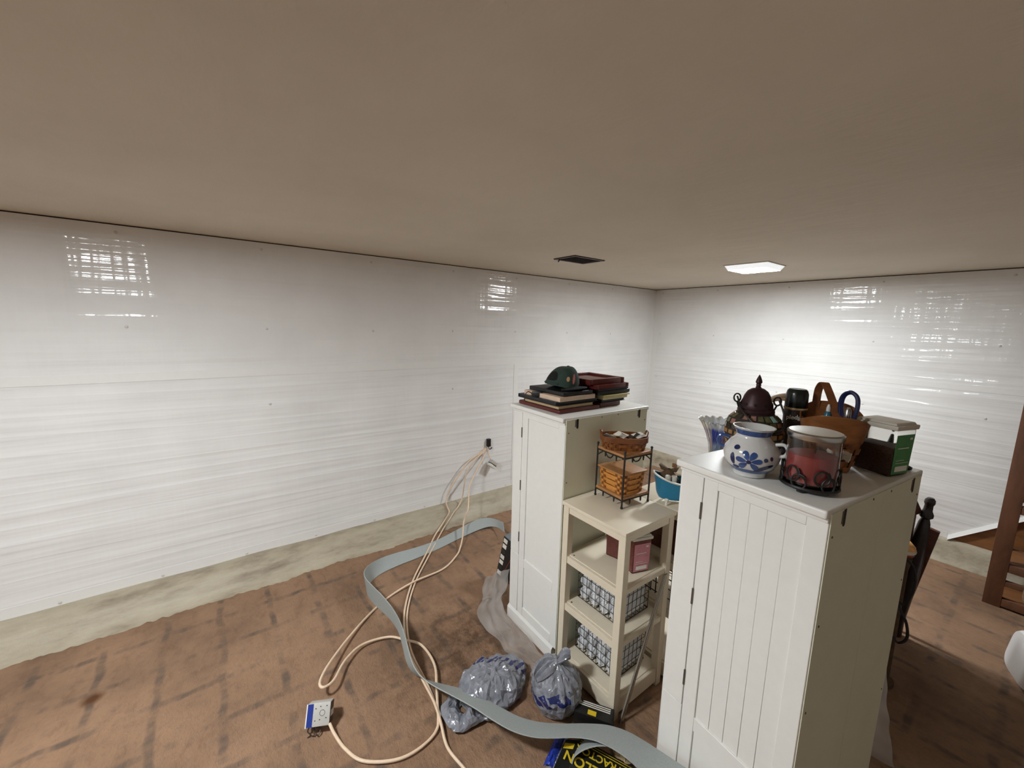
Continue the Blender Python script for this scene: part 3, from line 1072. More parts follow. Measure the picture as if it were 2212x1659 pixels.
# ------------------------------------------------------------------ wire baskets of rolled towels
def wire_basket(loc, label):
    t = thing('wire_basket', label, 'basket', loc, 0.0, 'wire towel baskets')
    X, Y, Z = .255, .225, .165
    def wire(pts, nm='wire', r=.0016):
        obj(nm, MB().tube(pts, r, 5), 'wire_grey', t)
    rim = MB().tube([(0, 0, Z), (-X, 0, Z), (-X, Y, Z), (0, Y, Z)], .0032, 6, closed=True)
    obj('rim_wire', rim, 'wire_grey', t)
    for z in (.005, .045, .085, .125):
        obj('hoop_wire', MB().tube([(-.004, .004, z), (-X + .004, .004, z), (-X + .004, Y - .004, z), (-.004, Y - .004, z)], .0017, 5, closed=True), 'wire_grey', t)
    n = 10
    for k in range(n):
        x = -.006 - (X - .012) * k / (n - 1)
        wire([(x, .002, Z), (x, .005, .004), (x, Y - .005, .004), (x, Y - .002, Z)])
    for k in range(8):
        y = .006 + (Y - .012) * k / 7
        wire([(-.002, y, Z), (-.005, y, .004), (-X + .005, y, .004), (-X + .002, y, Z)])
    return t
def rolled_towel(loc, rx, r, L, label, group):
    t = thing('rolled_towel', label, 'towel', loc, rx, group)
    m = MB()
    pr = [(r * .80, 0), (r, .012), (r * 1.02, L * .5), (r, L - .012), (r * .8, L)]
    m.lathe(pr, 18)
    m.v = [(x, z - L / 2, y + r) for x, y, z in m.v]
    m.v = [(x * (1 + .05 * N3(x * 40, y * 30, z * 40)), y, z * (1 + .04 * N3(y * 30, x * 30, 3))) for x, y, z in m.v]
    obj('roll', m, 'towel', t)
    sp = []
    for k in range(60):
        a = k / 60 * 6 * pi
        q = r * (.12 + .78 * k / 60)
        sp.append((q * cos(a), -L / 2 - .002, r + q * sin(a)))
    obj('spiral_fold', MB().tube(sp, .0022, 5), 'towel', t)
    return t
wn = ['upper', 'lower']
for bi, zb in enumerate((.3665, .094)):
    wire_basket((-.988, 1.352, zb), 'grey wire basket of white towels on the %s' % ('third shelf down' if bi == 0 else 'bottom shelf'))
    for k in range(4):
        for j in range(2):
            rolled_towel((-.988 - .034 - .062 * k, 1.352 + .112, zb + .007 + .058 * j), 0, .028, .195,
                         'white towel roll, %s, %s row, basket on %s shelf' % (['rightmost', 'second from right', 'second from left', 'leftmost'][k], 'upper' if j else 'lower', 'third' if bi == 0 else 'bottom'), 'rolled white towels')
# dark wire basket on the second unit
t = thing('dark_mesh_basket', 'dark wire basket glimpsed on the hidden shelf unit by the near cabinet', 'basket', (-.90, 1.70, .3665), 0)
m = MB()
for z in (.01, .06, .11, .16):
    m.tube([(0, 0, z), (-.22, 0, z), (-.22, .2, z), (0, .2, z)], .003, 5, closed=True)
obj('hoops', m, 'black_iron', t)
m = MB()
for k in range(9):
    m.tube([(0, .2 * k / 8, 0), (0, .2 * k / 8, .16)], .003, 5)
    m.tube([(-.22 * k / 8, 0, 0), (-.22 * k / 8, 0, .16)], .003, 5)
obj('uprights', m, 'black_iron', t)
t = thing('brown_crate', 'dark brown wooden box on the hidden shelf unit behind the pink tubs', 'box', (-.98, 1.70, .6105), 0)
obj('body', B(-.16, .05, 0, .2, 0, .17), 'panel_red', t, bevel=.003)
obj('lid', B(-.165, .055, -.005, .205, .17, .185), 'book_black', t, bevel=.003)

# leaning flat metal bar
t = thing('metal_bar', 'thin grey flat metal bar leaning against the front post of the shelf', 'bar', (-.905, 1.285, 0), 0)
m = MB()
a, b = Vector((.006, .012, 0.002)), Vector((.004, .262, .60))
d = Vector((.0, .010, 0)).normalized() * .013
e = Vector((.0035, 0, 0))
m.hexa([a - d - e, a + d - e, a + d + e, a - d + e], [b - d - e, b + d - e, b + d + e, b - d + e])
obj('bar', m, 'alu_rod', t, bevel=.001, seg=1)
g = Vector((.0045, 0, 0))
m = MB().hexa([a - d * .25, a + d * .25, a + d * .25 + g, a - d * .25 + g], [b - d * .25, b + d * .25, b + d * .25 + g, b - d * .25 + g])
obj('raised_rib', m, 'silver', t, smooth=False)

# ------------------------------------------------------------------ albums, frames and cap on the far cabinet
def book(label, x0, x1, y0, y1, z0, z1, cover, pages=None, rz=0.0, cat='album', name='album', bev=.003):
    cx, cy = (x0 + x1) / 2, (y0 + y1) / 2
    t = thing(name, label, cat, (cx, cy, CT + z0), rz, 'albums stacked on the far cabinet')
    a, b, h = (x1 - x0) / 2, (y1 - y0) / 2, z1 - z0
    if pages is None:
        obj('cover', B(-a, a, -b, b, 0, h), cover, t, bevel=min(bev, h * .4), seg=3)
    else:
        c = max(.0022, h * .14)
        m = MB().box(-a, a, -b, b, 0, c).box(-a, a, -b, b, h - c, h).box(-a, -a + .003, -b, b, c, h - c)
        obj('cover', m, cover, t, bevel=.0008, seg=1)
        obj('page_block', B(-a + .003, a - .005, -b + .004, b - .004, c, h - c), pages, t, smooth=False)
    return t
FX = -1.372
book('dark red padded album at the bottom of the front stack', -1.690, FX + .004, 1.302, 1.590, 0, .021, 'leather_red', bev=.009)
book('tan edged album lying on the dark red one', -1.640, FX, 1.300, 1.545, .021, .041, 'book_black', 'book_tan')
book('navy and black album third up in the front stack', -1.672, FX - .004, 1.285, 1.580, .041, .060, 'book_navy', 'book_black')
book('wide beige canvas fourth up in the front stack', -1.640, FX + .006, 1.300, 1.545, .060, .082, 'book_beige', name='canvas_print', cat='canvas', bev=.002)
book('black folder on the front stack under the cap', -1.630, FX + .002, 1.325, 1.530, .084, .104, 'book_black', bev=.004)
RX = -1.372
book('flat brown box at the bottom of the rear stack', -1.60, RX - .012, 1.608, 1.770, 0, .026, 'panel_red')
book('black album second up in the rear stack', -1.62, RX, 1.605, 1.795, .026, .043, 'book_black', 'book_black')
book('cream edged album third up in the rear stack', -1.62, RX + .008, 1.610, 1.803, .043, .059, 'book_cream')
book('thin yellowish album fourth up in the rear stack', -1.62, RX + .014, 1.606, 1.815, .059, .067, 'book_yellow')
book('thick black padded album in the rear stack', -1.64, RX + .004, 1.570, 1.830, .067, .092, 'book_black', bev=.011)
book('thin black frame under the dark red frames of the rear stack', -1.64, RX + .004, 1.570, 1.812, .092, .103, 'book_black')
def frame(label, x0, x1, y0, y1, z0, z1, w, rz=0):
    t = thing('picture_frame', label, 'picture frame', ((x0 + x1) / 2, (y0 + y1) / 2, CT + z0), rz, 'dark red frames')
    a, b, h = (x1 - x0) / 2, (y1 - y0) / 2, z1 - z0
    for nm, q in (('frame_rail', (-a, a, -b, -b + w)), ('frame_rail', (-a, a, b - w, b)), ('frame_rail', (-a, -a + w, -b + w, b - w)), ('frame_rail', (a - w, a, -b + w, b - w))):
        obj(nm, B(*q, 0, h), 'mahogany', t, bevel=.003)
    obj('picture', B(-a + w, a - w, -b + w, b - w, h * .25, h * .5), 'picture_grey', t, smooth=False)
frame('lower of two dark red wooden frames on the rear stack', -1.62, RX + .010, 1.545, 1.805, .103, .124, .022)
frame('topmost dark red wooden frame with picture side up', -1.64, RX - .010, 1.515, 1.790, .124, .152, .028)

cp = thing('baseball_cap', 'dark green baseball cap with pink patch resting on the front stack', 'cap', (-1.485, 1.415, CT + .103), radians(20))
CAPR = Matrix.Rotation(radians(-13), 3, 'X') @ Matrix.Rotation(radians(6), 3, 'Y')
def dome(u, v):
    a = 2 * pi * u
    ph = v * pi / 2
    r = cos(ph) ** .85
    x = .088 * r * cos(a)
    y = .082 * r * sin(a)
    z = .112 * sin(ph) * (1 + .10 * N3(x * 16, y * 16, 3)) + .006
    dent = .012 * max(0, N3(x * 12, y * 12, z * 12 + 4))
    q = Vector((x * (1 - dent * 4) + .012 * sin(ph), y, z))
    q = CAPR @ q
    q.z = max(q.z, .001)
    return tuple(q)
cdm = MB().grid(dome, 40, 16, closeu=True)
obj('crown', cdm, 'cap_cloth', cp, merge=True)
obj('button', MB().lathe([(0, 0), (.008, 0), (.006, .004), (0, .005)], 10, tuple(Vector(dome(0, .999)) + Vector((0, 0, -.001))), close=False), 'cap_cloth', cp)
def surf(a, v, off=.0015):
    p = Vector(dome((a / (2 * pi)) % 1.0, v))
    c = Vector((0, 0, .03))
    return p + (p - c).normalized() * off
# strap opening at the back, towards the viewer's left
a0 = radians(-112)
m = MB().add([surf(a0, .22, .002)] + [surf(a0 + .42 * cos(q), .17 + .27 * max(0, sin(q)) - .05 * max(0, -sin(q)), .002) for q in [2 * pi * k / 20 for k in range(20)]], [(0, k + 1, (k + 1) % 20 + 1) for k in range(20)])
obj('strap_opening', m, 'cap_dark', cp)
obj('strap', MB().tube([surf(a0 - .6 + 1.2 * k / 10, .06, .002) for k in range(11)], .006, 6, flat=.35), 'cap_cloth', cp)
def patch(a0, v0, ra, rv, mat, nm):
    m = MB().add([surf(a0, v0, .002)] + [surf(a0 + ra * cos(q), v0 + rv * sin(q), .002) for q in [2 * pi * k / 14 for k in range(14)]], [(0, k + 1, (k + 1) % 14 + 1) for k in range(14)])
    obj(nm, m, mat, cp)
patch(radians(-50), .26, .11, .075, 'cap_gold', 'round_badge')
patch(radians(-27), .32, .10, .17, 'cap_pink', 'pink_patch')
bill = MB().grid(lambda u, v: ((.078 + .062 * v * sin(pi * (.1 + .8 * u)) ** .6) * cos(radians(-62 + 124 * u)), (.078 + .03 * v) * sin(radians(-62 + 124 * u)), .010 + .012 * cos(radians(-90 + 180 * u)) - .004 * v), 20, 5)
obj('bill', bill, 'cap_dark', cp, solid=.003)
t = thing('black_clip', 'small black clip box with trailing straps on the edge of the front stack', 'clip', (-1.535, 1.300, CT + .0605), radians(35))
obj('body', B(-.026, .026, -.012, .012, 0, .028), 'black_plastic', t, bevel=.004)
for s in (-1, 1):
    obj('strap', MB().tube(catmull([(s * .024, 0, .014), (s * .045, s * .006, .024), (s * .060, -.004, .010)], 5), .003, 6, flat=.5), 'black_plastic', t)

# ------------------------------------------------------------------ things on the near cabinet
# blue and white jug
PX, PY = -.492, 1.246
pot = thing('ceramic_pot', 'white ceramic two handled pot painted with a blue flower', 'pot', (PX, PY, CT), 0)
prof = [(.034, 0), (.042, .003), (.043, .010), (.047, .016), (.060, .030), (.070, .048), (.0735, .064), (.070, .082), (.058, .100), (.046, .112), (.0425, .120), (.045, .130), (.052, .141), (.0545, .145)]
inner = [(.0515, .145), (.043, .130), (.0395, .118), (.052, .100), (.066, .066), (.055, .034), (.0, .016)]
obj('body', MB().lathe(prof + inner, 40, close=False), 'ceramic', pot)
def potR(z):
    for (r0, z0), (r1, z1) in zip(prof, prof[1:]):
        if z0 <= z <= z1:
            return r0 + (r1 - r0) * (z - z0) / max(1e-6, z1 - z0)
    return prof[-1][0]
def band(z0, z1, mat, nm, off=.0006):
    zs = [z0 + (z1 - z0) * k / 4 for k in range(5)]
    obj(nm, MB().lathe([(potR(z) + off, z) for z in zs], 40, close=False), mat, pot)
band(.123, .139, 'cobalt', 'neck_band')
band(.018, .030, 'cobalt', 'foot_band')
AC = radians(-70)
def painted(poly, mat, nm, du=0.0, zc=.058, off=.0008):
    n = len(poly)
    cx = sum(p[0] for p in poly) / n
    cy = sum(p[1] for p in poly) / n
    def S_(x, y, o=0.0):
        z = zc + y
        r = potR(z) + off + o
        a = AC + (x + du) / potR(zc)
        return (r * cos(a), r * sin(a), z)
    vs = [S_(cx, cy)]
    for f_ in (.5, 1.0):
        vs += [S_(cx + (x - cx) * f_, cy + (y - cy) * f_) for x, y in poly]
    fs = [(0, 1 + k, 1 + (k + 1) % n) for k in range(n)] + [(1 + k, 1 + n + k, 1 + n + (k + 1) % n, 1 + (k + 1) % n) for k in range(n)]
    obj(nm, MB().add(vs, fs), mat, pot)
def petal(ang, L, w, r0=.006):
    pts = []
    for k in range(12):
        q = 2 * pi * k / 12
        a = r0 + L * (.5 + .5 * cos(q))
        b = w * sin(q) * (.55 + .45 * cos(q) * .6 + .2)
        pts.append((a * cos(ang) - b * sin(ang), a * sin(ang) + b * cos(ang)))
    return pts
FC = -.002
for ang in (112, 62, 172, 10, 222, 318):
    painted([(x, y * .95 - .002) for x, y in petal(radians(ang), .028, .0106)], 'cobalt', 'painted_petal', FC)
painted([(.006 * cos(q), .006 * sin(q) - .002) for q in [2 * pi * k / 12 for k in range(12)]], 'cobalt_dark', 'painted_centre', FC, off=.0012)
painted([(.007 * cos(q) + .0, .018 * sin(q)) for q in [2 * pi * k / 12 for k in range(12)]], 'cobalt_dark', 'painted_leaf', -.046, .056)
painted([(.0085 * cos(q), .0065 * sin(q)) for q in [2 * pi * k / 12 for k in range(12)]], 'cobalt_dark', 'painted_bud', -.036, .090)
painted([(.024 * cos(q), .0075 * sin(q) + .010 * cos(q)) for q in [2 * pi * k / 12 for k in range(12)]], 'cobalt_dark', 'painted_leaf', .036, .040)
painted([(.006 * cos(q), .006 * sin(q)) for q in [2 * pi * k / 12 for k in range(12)]], 'cobalt_dark', 'painted_berry', .040, .066)
painted([(.005 * cos(q), .006 * sin(q)) for q in [2 * pi * k / 12 for k in range(12)]], 'cobalt_dark', 'painted_berry', .056, .070)
painted([(.010 * cos(q), .004 * sin(q)) for q in [2 * pi * k / 12 for k in range(12)]], 'cobalt_dark', 'painted_sprig', -.034, .034)
for s, mt in ((1, 'ceramic'), (-1, 'cobalt')):
    a = AC + s * radians(88 if s < 0 else 72)
    d = Vector((cos(a), sin(a), 0))
    pts = catmull([d * .060 + Vector((0, 0, .104)), d * .080 + Vector((0, 0, .108)), d * .090 + Vector((0, 0, .094)), d * .084 + Vector((0, 0, .078)), d * .070 + Vector((0, 0, .072))], 5)
    obj('handle', MB().tube(pts, .0048, 8), mt, pot)

# candle jar in an iron scroll holder
cj = thing('candle_jar', 'glass jar with red candle in a black scrolled iron holder', 'candle', (-.352, 1.272, CT), 0)
R0, Z0, Z1 = .060, .014, .146
obj('jar', MB().lathe([(.050, Z0), (.058, Z0 + .003), (R0, Z0 + .012), (R0, Z1), (R0 - .003, Z1), (R0 - .0032, Z0 + .012), (.05, Z0 + .006), (0, Z0 + .006)], 40, close=False), 'clear_glass', cj)
obj('wax', MB().lathe([(.050, Z0 + .007), (R0 - .0045, Z0 + .013), (R0 - .0045, .098), (R0 - .012, .100), (0, .1005)], 36, close=False), 'candle_wax', cj)
obj('wick', MB().tube([(.004, 0, .098), (.006, .002, .112)], .0012, 5), 'black_plastic', cj)
obj('lid', MB().lathe([(R0 + .002, Z1 - .004), (R0 + .0035, Z1), (R0 + .0035, Z1 + .010), (R0, Z1 + .013), (.03, Z1 + .0135), (0, Z1 + .0135)], 40, close=False), 'silver', cj)
obj('lid_disc', MB().lathe([(R0 - .001, Z1 + .0134), (R0 - .004, Z1 + .0145), (0, Z1 + .0145)], 36, close=False), 'lid_frost', cj)
RH = R0 + .0045
obj('base_ring', MB().tube([(RH * cos(2 * pi * k / 36), RH * sin(2 * pi * k / 36), .014) for k in range(36)], .0045, 6, closed=True), 'black_iron', cj)
obj('base_plate', MB().lathe([(.0, .010), (.058, .010), (.060, .0125), (.0, .0135)], 30, close=False), 'black_iron', cj)
for k in range(3):
    a = 2 * pi * k / 3 + .5
    obj('foot', MB().lathe([(.003, 0), (.009, .002), (.010, .007), (.006, .012)], 10, (.052 * cos(a), .052 * sin(a), 0)), 'black_iron', cj)
def onjar(a, z, r=RH):
    return (r * cos(a), r * sin(a), z)
for k in range(6):
    a = AC + radians(-40 + 60 * k)
    for (sa, sz, q0, s) in ((.0, .050, 0.0, 1), (.28, .030, 1.5, -1)):
        pts = []
        for j in range(19):
            th = q0 + s * 2 * pi * j / 16
            rr = .015 + .004 * j / 18
            pts.append(onjar(a + sa + rr * cos(th) / RH, sz + rr * 1.15 * sin(th)))
        obj('scroll', MB().tube(pts, .0026, 6), 'black_iron', cj)

simple('mosaic_dark', (58, 50, 40), .15, .2, 60)
# mosaic lantern
ln = thing('mosaic_lantern', 'mosaic glass lantern with pierced bronze dome and wire handle', 'lantern', (-.575, 1.452, CT), 0)
lp = [(.060, 0), (.066, .004), (.066, .012), (.072, .020), (.084, .045), (.0875, .075), (.086, .105), (.078, .128), (.062, .143), (.052, .150)]
obj('body', MB().lathe([(r - .0016, z) for r, z in lp], 36, close=False), 'grout_dark', ln)
def lanR(z):
    for (r0, z0), (r1, z1) in zip(lp, lp[1:]):
        if z0 <= z <= z1:
            return r0 + (r1 - r0) * (z - z0) / max(1e-6, z1 - z0)
    return lp[-1][0]
rr_ = random.Random(3)
for i in range(7):
    z0 = .018 + .0185 * i
    nn = 20
    for k in range(nn):
        a = 2 * pi * (k + .5 * (i % 2)) / nn
        h0 = .0076 * rr_.uniform(.75, 1.0)
        wd = 2 * pi / nn * .40 * rr_.uniform(.8, 1.0)
        zc = z0 + .009
        vs = []
        for off in (-.001, .0012):
            for da, dz in ((-wd, -h0), (wd, -h0), (wd, h0), (-wd, h0)):
                z = min(.149, zc + dz + rr_.uniform(-.001, .001))
                r = lanR(z) + off
                vs.append((r * cos(a + da), r * sin(a + da), z))
        mt = 'mosaic_olive' if i < 3 else ('mosaic_amber' if i == 3 else rr_.choice(['mosaic_aqua', 'mosaic_olive', 'mosaic_dark', 'mosaic_rose', 'mosaic_dark', 'mosaic_olive']))
        if i < 4 and rr_.random() < .35:
            mt = 'mosaic_amber'
        m = MB()
        m.add(vs, [(3, 2, 1, 0), (4, 5, 6, 7), (0, 1, 5, 4), (1, 2, 6, 5), (2, 3, 7, 6), (3, 0, 4, 7)])
        obj('mosaic_tile', m, mt, ln, smooth=False)
obj('shoulder_ring', MB().lathe([(.053, .146), (.055, .150), (.055, .158), (.050, .163), (.048, .163), (.048, .146)], 32, close=False), 'lantern_metal', ln)
obj('dome', MB().lathe([(.048, .160), (.050, .165), (.047, .180), (.042, .192), (.038, .206), (.030, .220), (.018, .229), (.009, .232), (.006, .238)], 32, close=False), 'lantern_metal', ln)
obj('finial', MB().lathe([(.005, .236), (.008, .240), (.0065, .245), (.010, .250), (.0085, .258), (.0045, .268), (.0005, .276)], 16), 'lantern_metal', ln)
for k in range(10):
    a = AC + radians(36 * k)
    o = obj('pierced_hole', MB().lathe([(0, 0), (.0052, 0), (.0052, .001), (0, .001)], 10, close=False), 'dark_inside', ln)
    o.location = (.0478 * cos(a), .0478 * sin(a), .178)
    o.rotation_euler = (0, radians(78), a)
rgt = Vector((cos(radians(22)), sin(radians(22)), 0))
fwd = Vector((cos(AC), sin(AC), 0))
for s in (-1, 1):
    c = rgt * (s * .058)
    eye = [c + rgt * (s * .010 * cos(q)) + Vector((0, 0, .192 + .014 * sin(q))) for q in [2 * pi * k / 14 for k in range(14)]]
    obj('handle_eye', MB().tube(eye, .0028, 6, closed=True), 'black_iron', ln)
    obj('eye_bracket', MB().tube([c * .86 + Vector((0, 0, .158)), c + Vector((0, 0, .180))], .003, 6), 'black_iron', ln)
pts = [rgt * -.058 + Vector((0, 0, .196)), rgt * -.036 + fwd * .055 + Vector((0, 0, .160)), rgt * .0 + fwd * .088 + Vector((0, 0, .128)), rgt * .04 + fwd * .086 + Vector((0, 0, .104)), rgt * .078 + fwd * .052 + Vector((0, 0, .108)), rgt * .080 + fwd * .01 + Vector((0, 0, .150)), rgt * .062 + Vector((0, 0, .196))]
obj('bail', MB().tube(catmull(pts, 6), .0032, 6), 'black_iron', ln)

# spray can
sc_ = thing('spray_can', 'black capped aerosol polish can behind the pots', 'spray can', (-.502, 1.578, CT), 0)
obj('can', MB().lathe([(.031, 0), (.033, .003), (.033, .160), (.030, .166), (.028, .170)], 30), 'can_brown', sc_)
obj('label_band', MB().lathe([(.0333, .018), (.0336, .020), (.0336, .150), (.0333, .152)], 30, close=False), 'can_brown', sc_)
obj('trim_ring', MB().lathe([(.0334, .160), (.0345, .162), (.0345, .165), (.0334, .167)], 30, close=False), 'book_tan', sc_)
obj('cap', MB().lathe([(.0325, .166), (.0332, .170), (.0322, .212), (.029, .224), (.024, .229), (0, .229)], 30, close=False), 'can_cap', sc_)
ca = math.atan2(-1.575, .496)
def curved_text(txt, size, R, zc, ac, mat, parent, nm, tilt=0.0, bold=False):
    me = text_mesh(txt, size, .0003, nm, bold)
    for v in me.vertices:
        x, y, z = v.co
        a = ac + x / R
        v.co = ((R + z) * cos(a), (R + z) * sin(a), zc + y + tilt * x)
    return obj(nm, me, mat, parent)
curved_text('pledge', .020, .0342, .136, ca + .05, 'print_white', sc_, 'lettering', .10, True)

# coil of beige cord behind the lantern
t = thing('cord_coil', 'coil of beige cord standing between the lantern and the aerosol can', 'cord', (-.560, 1.640, CT), radians(50))
m = MB()
for k in range(3):
    r = .098 - .011 * k
    m.tube([(r * cos(q), .012 * (k - 1) + .004 * sin(3 * q), .1 + r * sin(q)) for q in [2 * pi * j / 40 for j in range(40)]], .0048, 8, closed=True)
obj('loops', m, 'cable_beige', t)

# tall splint basket with its strap handle
tk = thing('handled_basket', 'tall brown splint basket with strap handle behind the candle jar', 'basket', (-.388, 1.545, CT), radians(22))
woven(tk, .052, .060, .073, .084, .100, 5, 14, 3.2, 'splint_brown', 'splint_dark', 0.0, amp=.0045)
def band_top(u, v):
    a = 2 * pi * u
    x, y = se(a, 3.0)
    k = v
    a_, b_ = .075 + .010 * k, .086 + .016 * k
    lift = .050 + .030 * abs(y) ** 2 + (.018 if y > 0 else 0.0) * y
    return Vector((x * a_, y * b_, .096 + lift * k))
m = MB().grid(lambda u, v: band_top(u, v), 60, 6, closeu=True)
m.grid(lambda u, v: (lambda p: (p.x * .955, p.y * .96, p.z))(band_top(u, v)), 60, 6, closeu=True)
m.grid(lambda u, v: (lambda p: (p.x * (1 - .045 * v), p.y * (1 - .04 * v), p.z))(band_top(u, 1.0)), 60, 2, closeu=True)
obj('upper_band', m, 'splint_brown', tk)
cpts = catmull([(-.040, .090, .14), (-.038, .092, .19), (-.036, .088, .236), (-.026, .076, .258), (-.016, .060, .240), (.000, .028, .195), (.012, .0, .150)], 5)
m = MB()
vs = []
for p in cpts:
    vs += [p + Vector((-.011, 0, 0)), p + Vector((.011, 0, 0)), p + Vector((.011, 0, -.003)), p + Vector((-.011, 0, -.003))]
m.add(vs, [(i * 4 + k, i * 4 + (k + 1) % 4, i * 4 + 4 + (k + 1) % 4, i * 4 + 4 + k) for i in range(len(cpts) - 1) for k in range(4)])
obj('strap_handle', m, 'splint_dark', tk)
def inbasket(x, y, z):
    a = radians(22)
    return (-.388 + x * cos(a) - y * sin(a), 1.545 + x * sin(a) + y * cos(a), CT + z)
t = thing('looped_brush', 'navy brush with looped handle standing in the tall basket', 'brush', inbasket(.024, .010, .02), radians(-20))
lp_ = [(.0, 0, .0), (.002, 0, .10), (-.010, 0, .170), (-.006, 0, .206), (.014, 0, .220), (.034, 0, .204), (.036, 0, .160), (.024, 0, .10), (.012, 0, .02)]
obj('loop_handle', MB().tube(catmull(lp_, 6), .0075, 8, flat=.8), 'navy_plastic', t)
obj('silver_cap', MB().lathe([(.008, .13), (.010, .14), (.008, .165), (.004, .172)], 12, (.013, 0, 0)), 'silver', t)
t = thing('teal_bottle', 'teal translucent bottle leaning beside the navy brush', 'bottle', inbasket(-.012, .02, .012), 0)
obj('body', MB().lathe([(.016, 0), (.018, .01), (.018, .10), (.010, .150), (.006, .160)], 18), 'teal_plastic', t)
obj('nozzle', MB().lathe([(.0062, .158), (.0062, .170), (.003, .182)], 12), 'white_plastic', t)
for i, (x, y, z, rz_) in enumerate(((-.322, 1.452, .066, -35), (-.352, 1.436, .070, -50), (-.372, 1.600, .118, 20))):
    m = MB().grid(lambda u, v: (-.016 + .032 * u, .005 * N3(u * 4, v * 4, i * 3), -.013 + .026 * v + .004 * N3(u * 3, v * 5, i + 9)), 8, 8)
    o = obj('tissue', m, 'paper_white', solid=.002)
    o.location = (x, y, CT + z)
    o.rotation_euler = (radians(-12), 0, radians(rz_))
    tag(o, ['white tissue poking from the side of the tall basket, right piece', 'white tissue behind the rim of the candle jar lid', 'white tissue lying inside the tall basket by the brush'][i], 'tissue', 'tissues in the tall basket')
t = thing('dark_pouch', 'dark green mottled pouch standing behind the treat tub', 'pouch', (-.262, 1.727, CT), radians(-10))
m = MB().grid(lambda u, v: ((.034 - .022 * v) * cos(2 * pi * u), (.022 - .012 * v) * sin(2 * pi * u), .105 * v), 18, 7, closeu=True)
simple('pouch_green', (40, 46, 38), .6, .4, 40)
obj('pouch', m, 'pouch_green', t)
obj('knot', MB().lathe([(.002, 0), (.010, .003), (.011, .010), (.004, .014)], 10, (.034, 0, 0)), 'black_plastic', t)

# blue glass vase on a small crate on the hidden shelf unit
t = thing('small_crate', 'small brown crate under the blue glass vase', 'crate', (-.880, 1.848, ST), .0)
obj('box', B(-.052, .052, -.052, .052, 0, .104), 'board_brown', t, bevel=.003)
obj('lid', B(-.055, .055, -.055, .055, .104, .112), 'board_brown', t, bevel=.002)
va = thing('glass_vase', 'fluted blue and clear glass vase left of the pots', 'vase', (-.880, 1.848, ST + .112), 0)
def vfn(u, v, off):
    a = 2 * pi * u
    pr = [(.036, 0), (.037, .02), (.034, .07), (.032, .125), (.037, .170), (.048, .210), (.062, .244), (.074, .268), (.084, .284)]
    q = v * (len(pr) - 1)
    i = min(int(q), len(pr) - 2)
    tt = q - i
    r = pr[i][0] * (1 - tt) + pr[i + 1][0] * tt
    z = pr[i][1] * (1 - tt) + pr[i + 1][1] * tt
    k = 1 + .05 * v ** 2 * cos(16 * a)
    return ((r * k - off) * cos(a), (r * k - off) * sin(a), z + .004 * v ** 3 * cos(16 * a))
m = MB().grid(lambda u, v: vfn(u, v, 0), 96, 26, closeu=True)
m.grid(lambda u, v: vfn(u, .03 + .97 * v, .003), 96, 26, closeu=True)
obj('bowl', m, 'vase_glass', va)
obj('rim', MB().tube([vfn(k / 96, 1.0, .0015) for k in range(96)], .0022, 6, closed=True), 'clear_glass', va)
obj('foot', MB().lathe([(.0, .0), (.040, .0), (.041, .004), (.034, .012), (0, .012)], 30, close=False), 'vase_glass', va)

# ------------------------------------------------------------------ grey foam strip snaking over the floor (pairs of edge points)
STRIP=[((-2.501,1.805,0.082),(-2.395,1.743,0.060)),
((-2.641,1.811,0.051),(-2.528,1.766,0.035)),
((-2.721,1.760,0.037),(-2.607,1.724,0.017)),
((-2.725,1.636,0.033),(-2.617,1.597,0.008)),
((-2.689,1.469,0.025),(-2.589,1.424,0.005)),
((-2.653,1.288,0.017),(-2.554,1.245,0.004)),
((-2.634,1.117,0.023),(-2.531,1.073,0.004)),
((-2.617,0.964,0.041),(-2.518,0.918,0.004)),
((-2.569,0.828,0.071),(-2.494,0.796,0.004)),
((-2.486,0.724,0.104),(-2.446,0.715,0.004)),
((-2.404,0.665,0.122),(-2.381,0.672,0.004)),
((-2.330,0.649,0.125),(-2.305,0.660,0.005)),
((-2.230,0.658,0.129),(-2.210,0.667,0.011)),
((-2.085,0.672,0.142),(-2.097,0.679,0.027)),
((-1.922,0.676,0.158),(-1.972,0.685,0.051)),
((-1.780,0.666,0.166),(-1.853,0.679,0.068)),
((-1.676,0.650,0.157),(-1.756,0.663,0.063)),
((-1.605,0.639,0.138),(-1.685,0.652,0.044)),
((-1.547,0.638,0.120),(-1.624,0.658,0.028)),
((-1.486,0.650,0.110),(-1.559,0.690,0.023)),
((-1.413,0.679,0.108),(-1.483,0.740,0.030)),
((-1.323,0.719,0.114),(-1.394,0.795,0.046)),
((-1.224,0.758,0.123),(-1.295,0.840,0.062)),
((-1.130,0.791,0.128),(-1.200,0.877,0.070)),
((-1.049,0.829,0.130),(-1.118,0.916,0.073)),
((-0.984,0.880,0.132),(-1.050,0.970,0.076)),
((-0.933,0.939,0.138),(-0.988,1.036,0.084)),
((-0.885,0.994,0.149),(-0.925,1.100,0.101)),
((-0.828,1.031,0.168),(-0.856,1.145,0.129)),
((-0.761,1.046,0.192),(-0.781,1.165,0.160)),
((-0.692,1.047,0.216),(-0.700,1.167,0.191)),
((-0.625,1.040,0.235),(-0.618,1.162,0.222)),
((-0.559,1.036,0.246),(-0.537,1.156,0.253)),
((-0.489,1.035,0.250),(-0.453,1.151,0.282)),
]
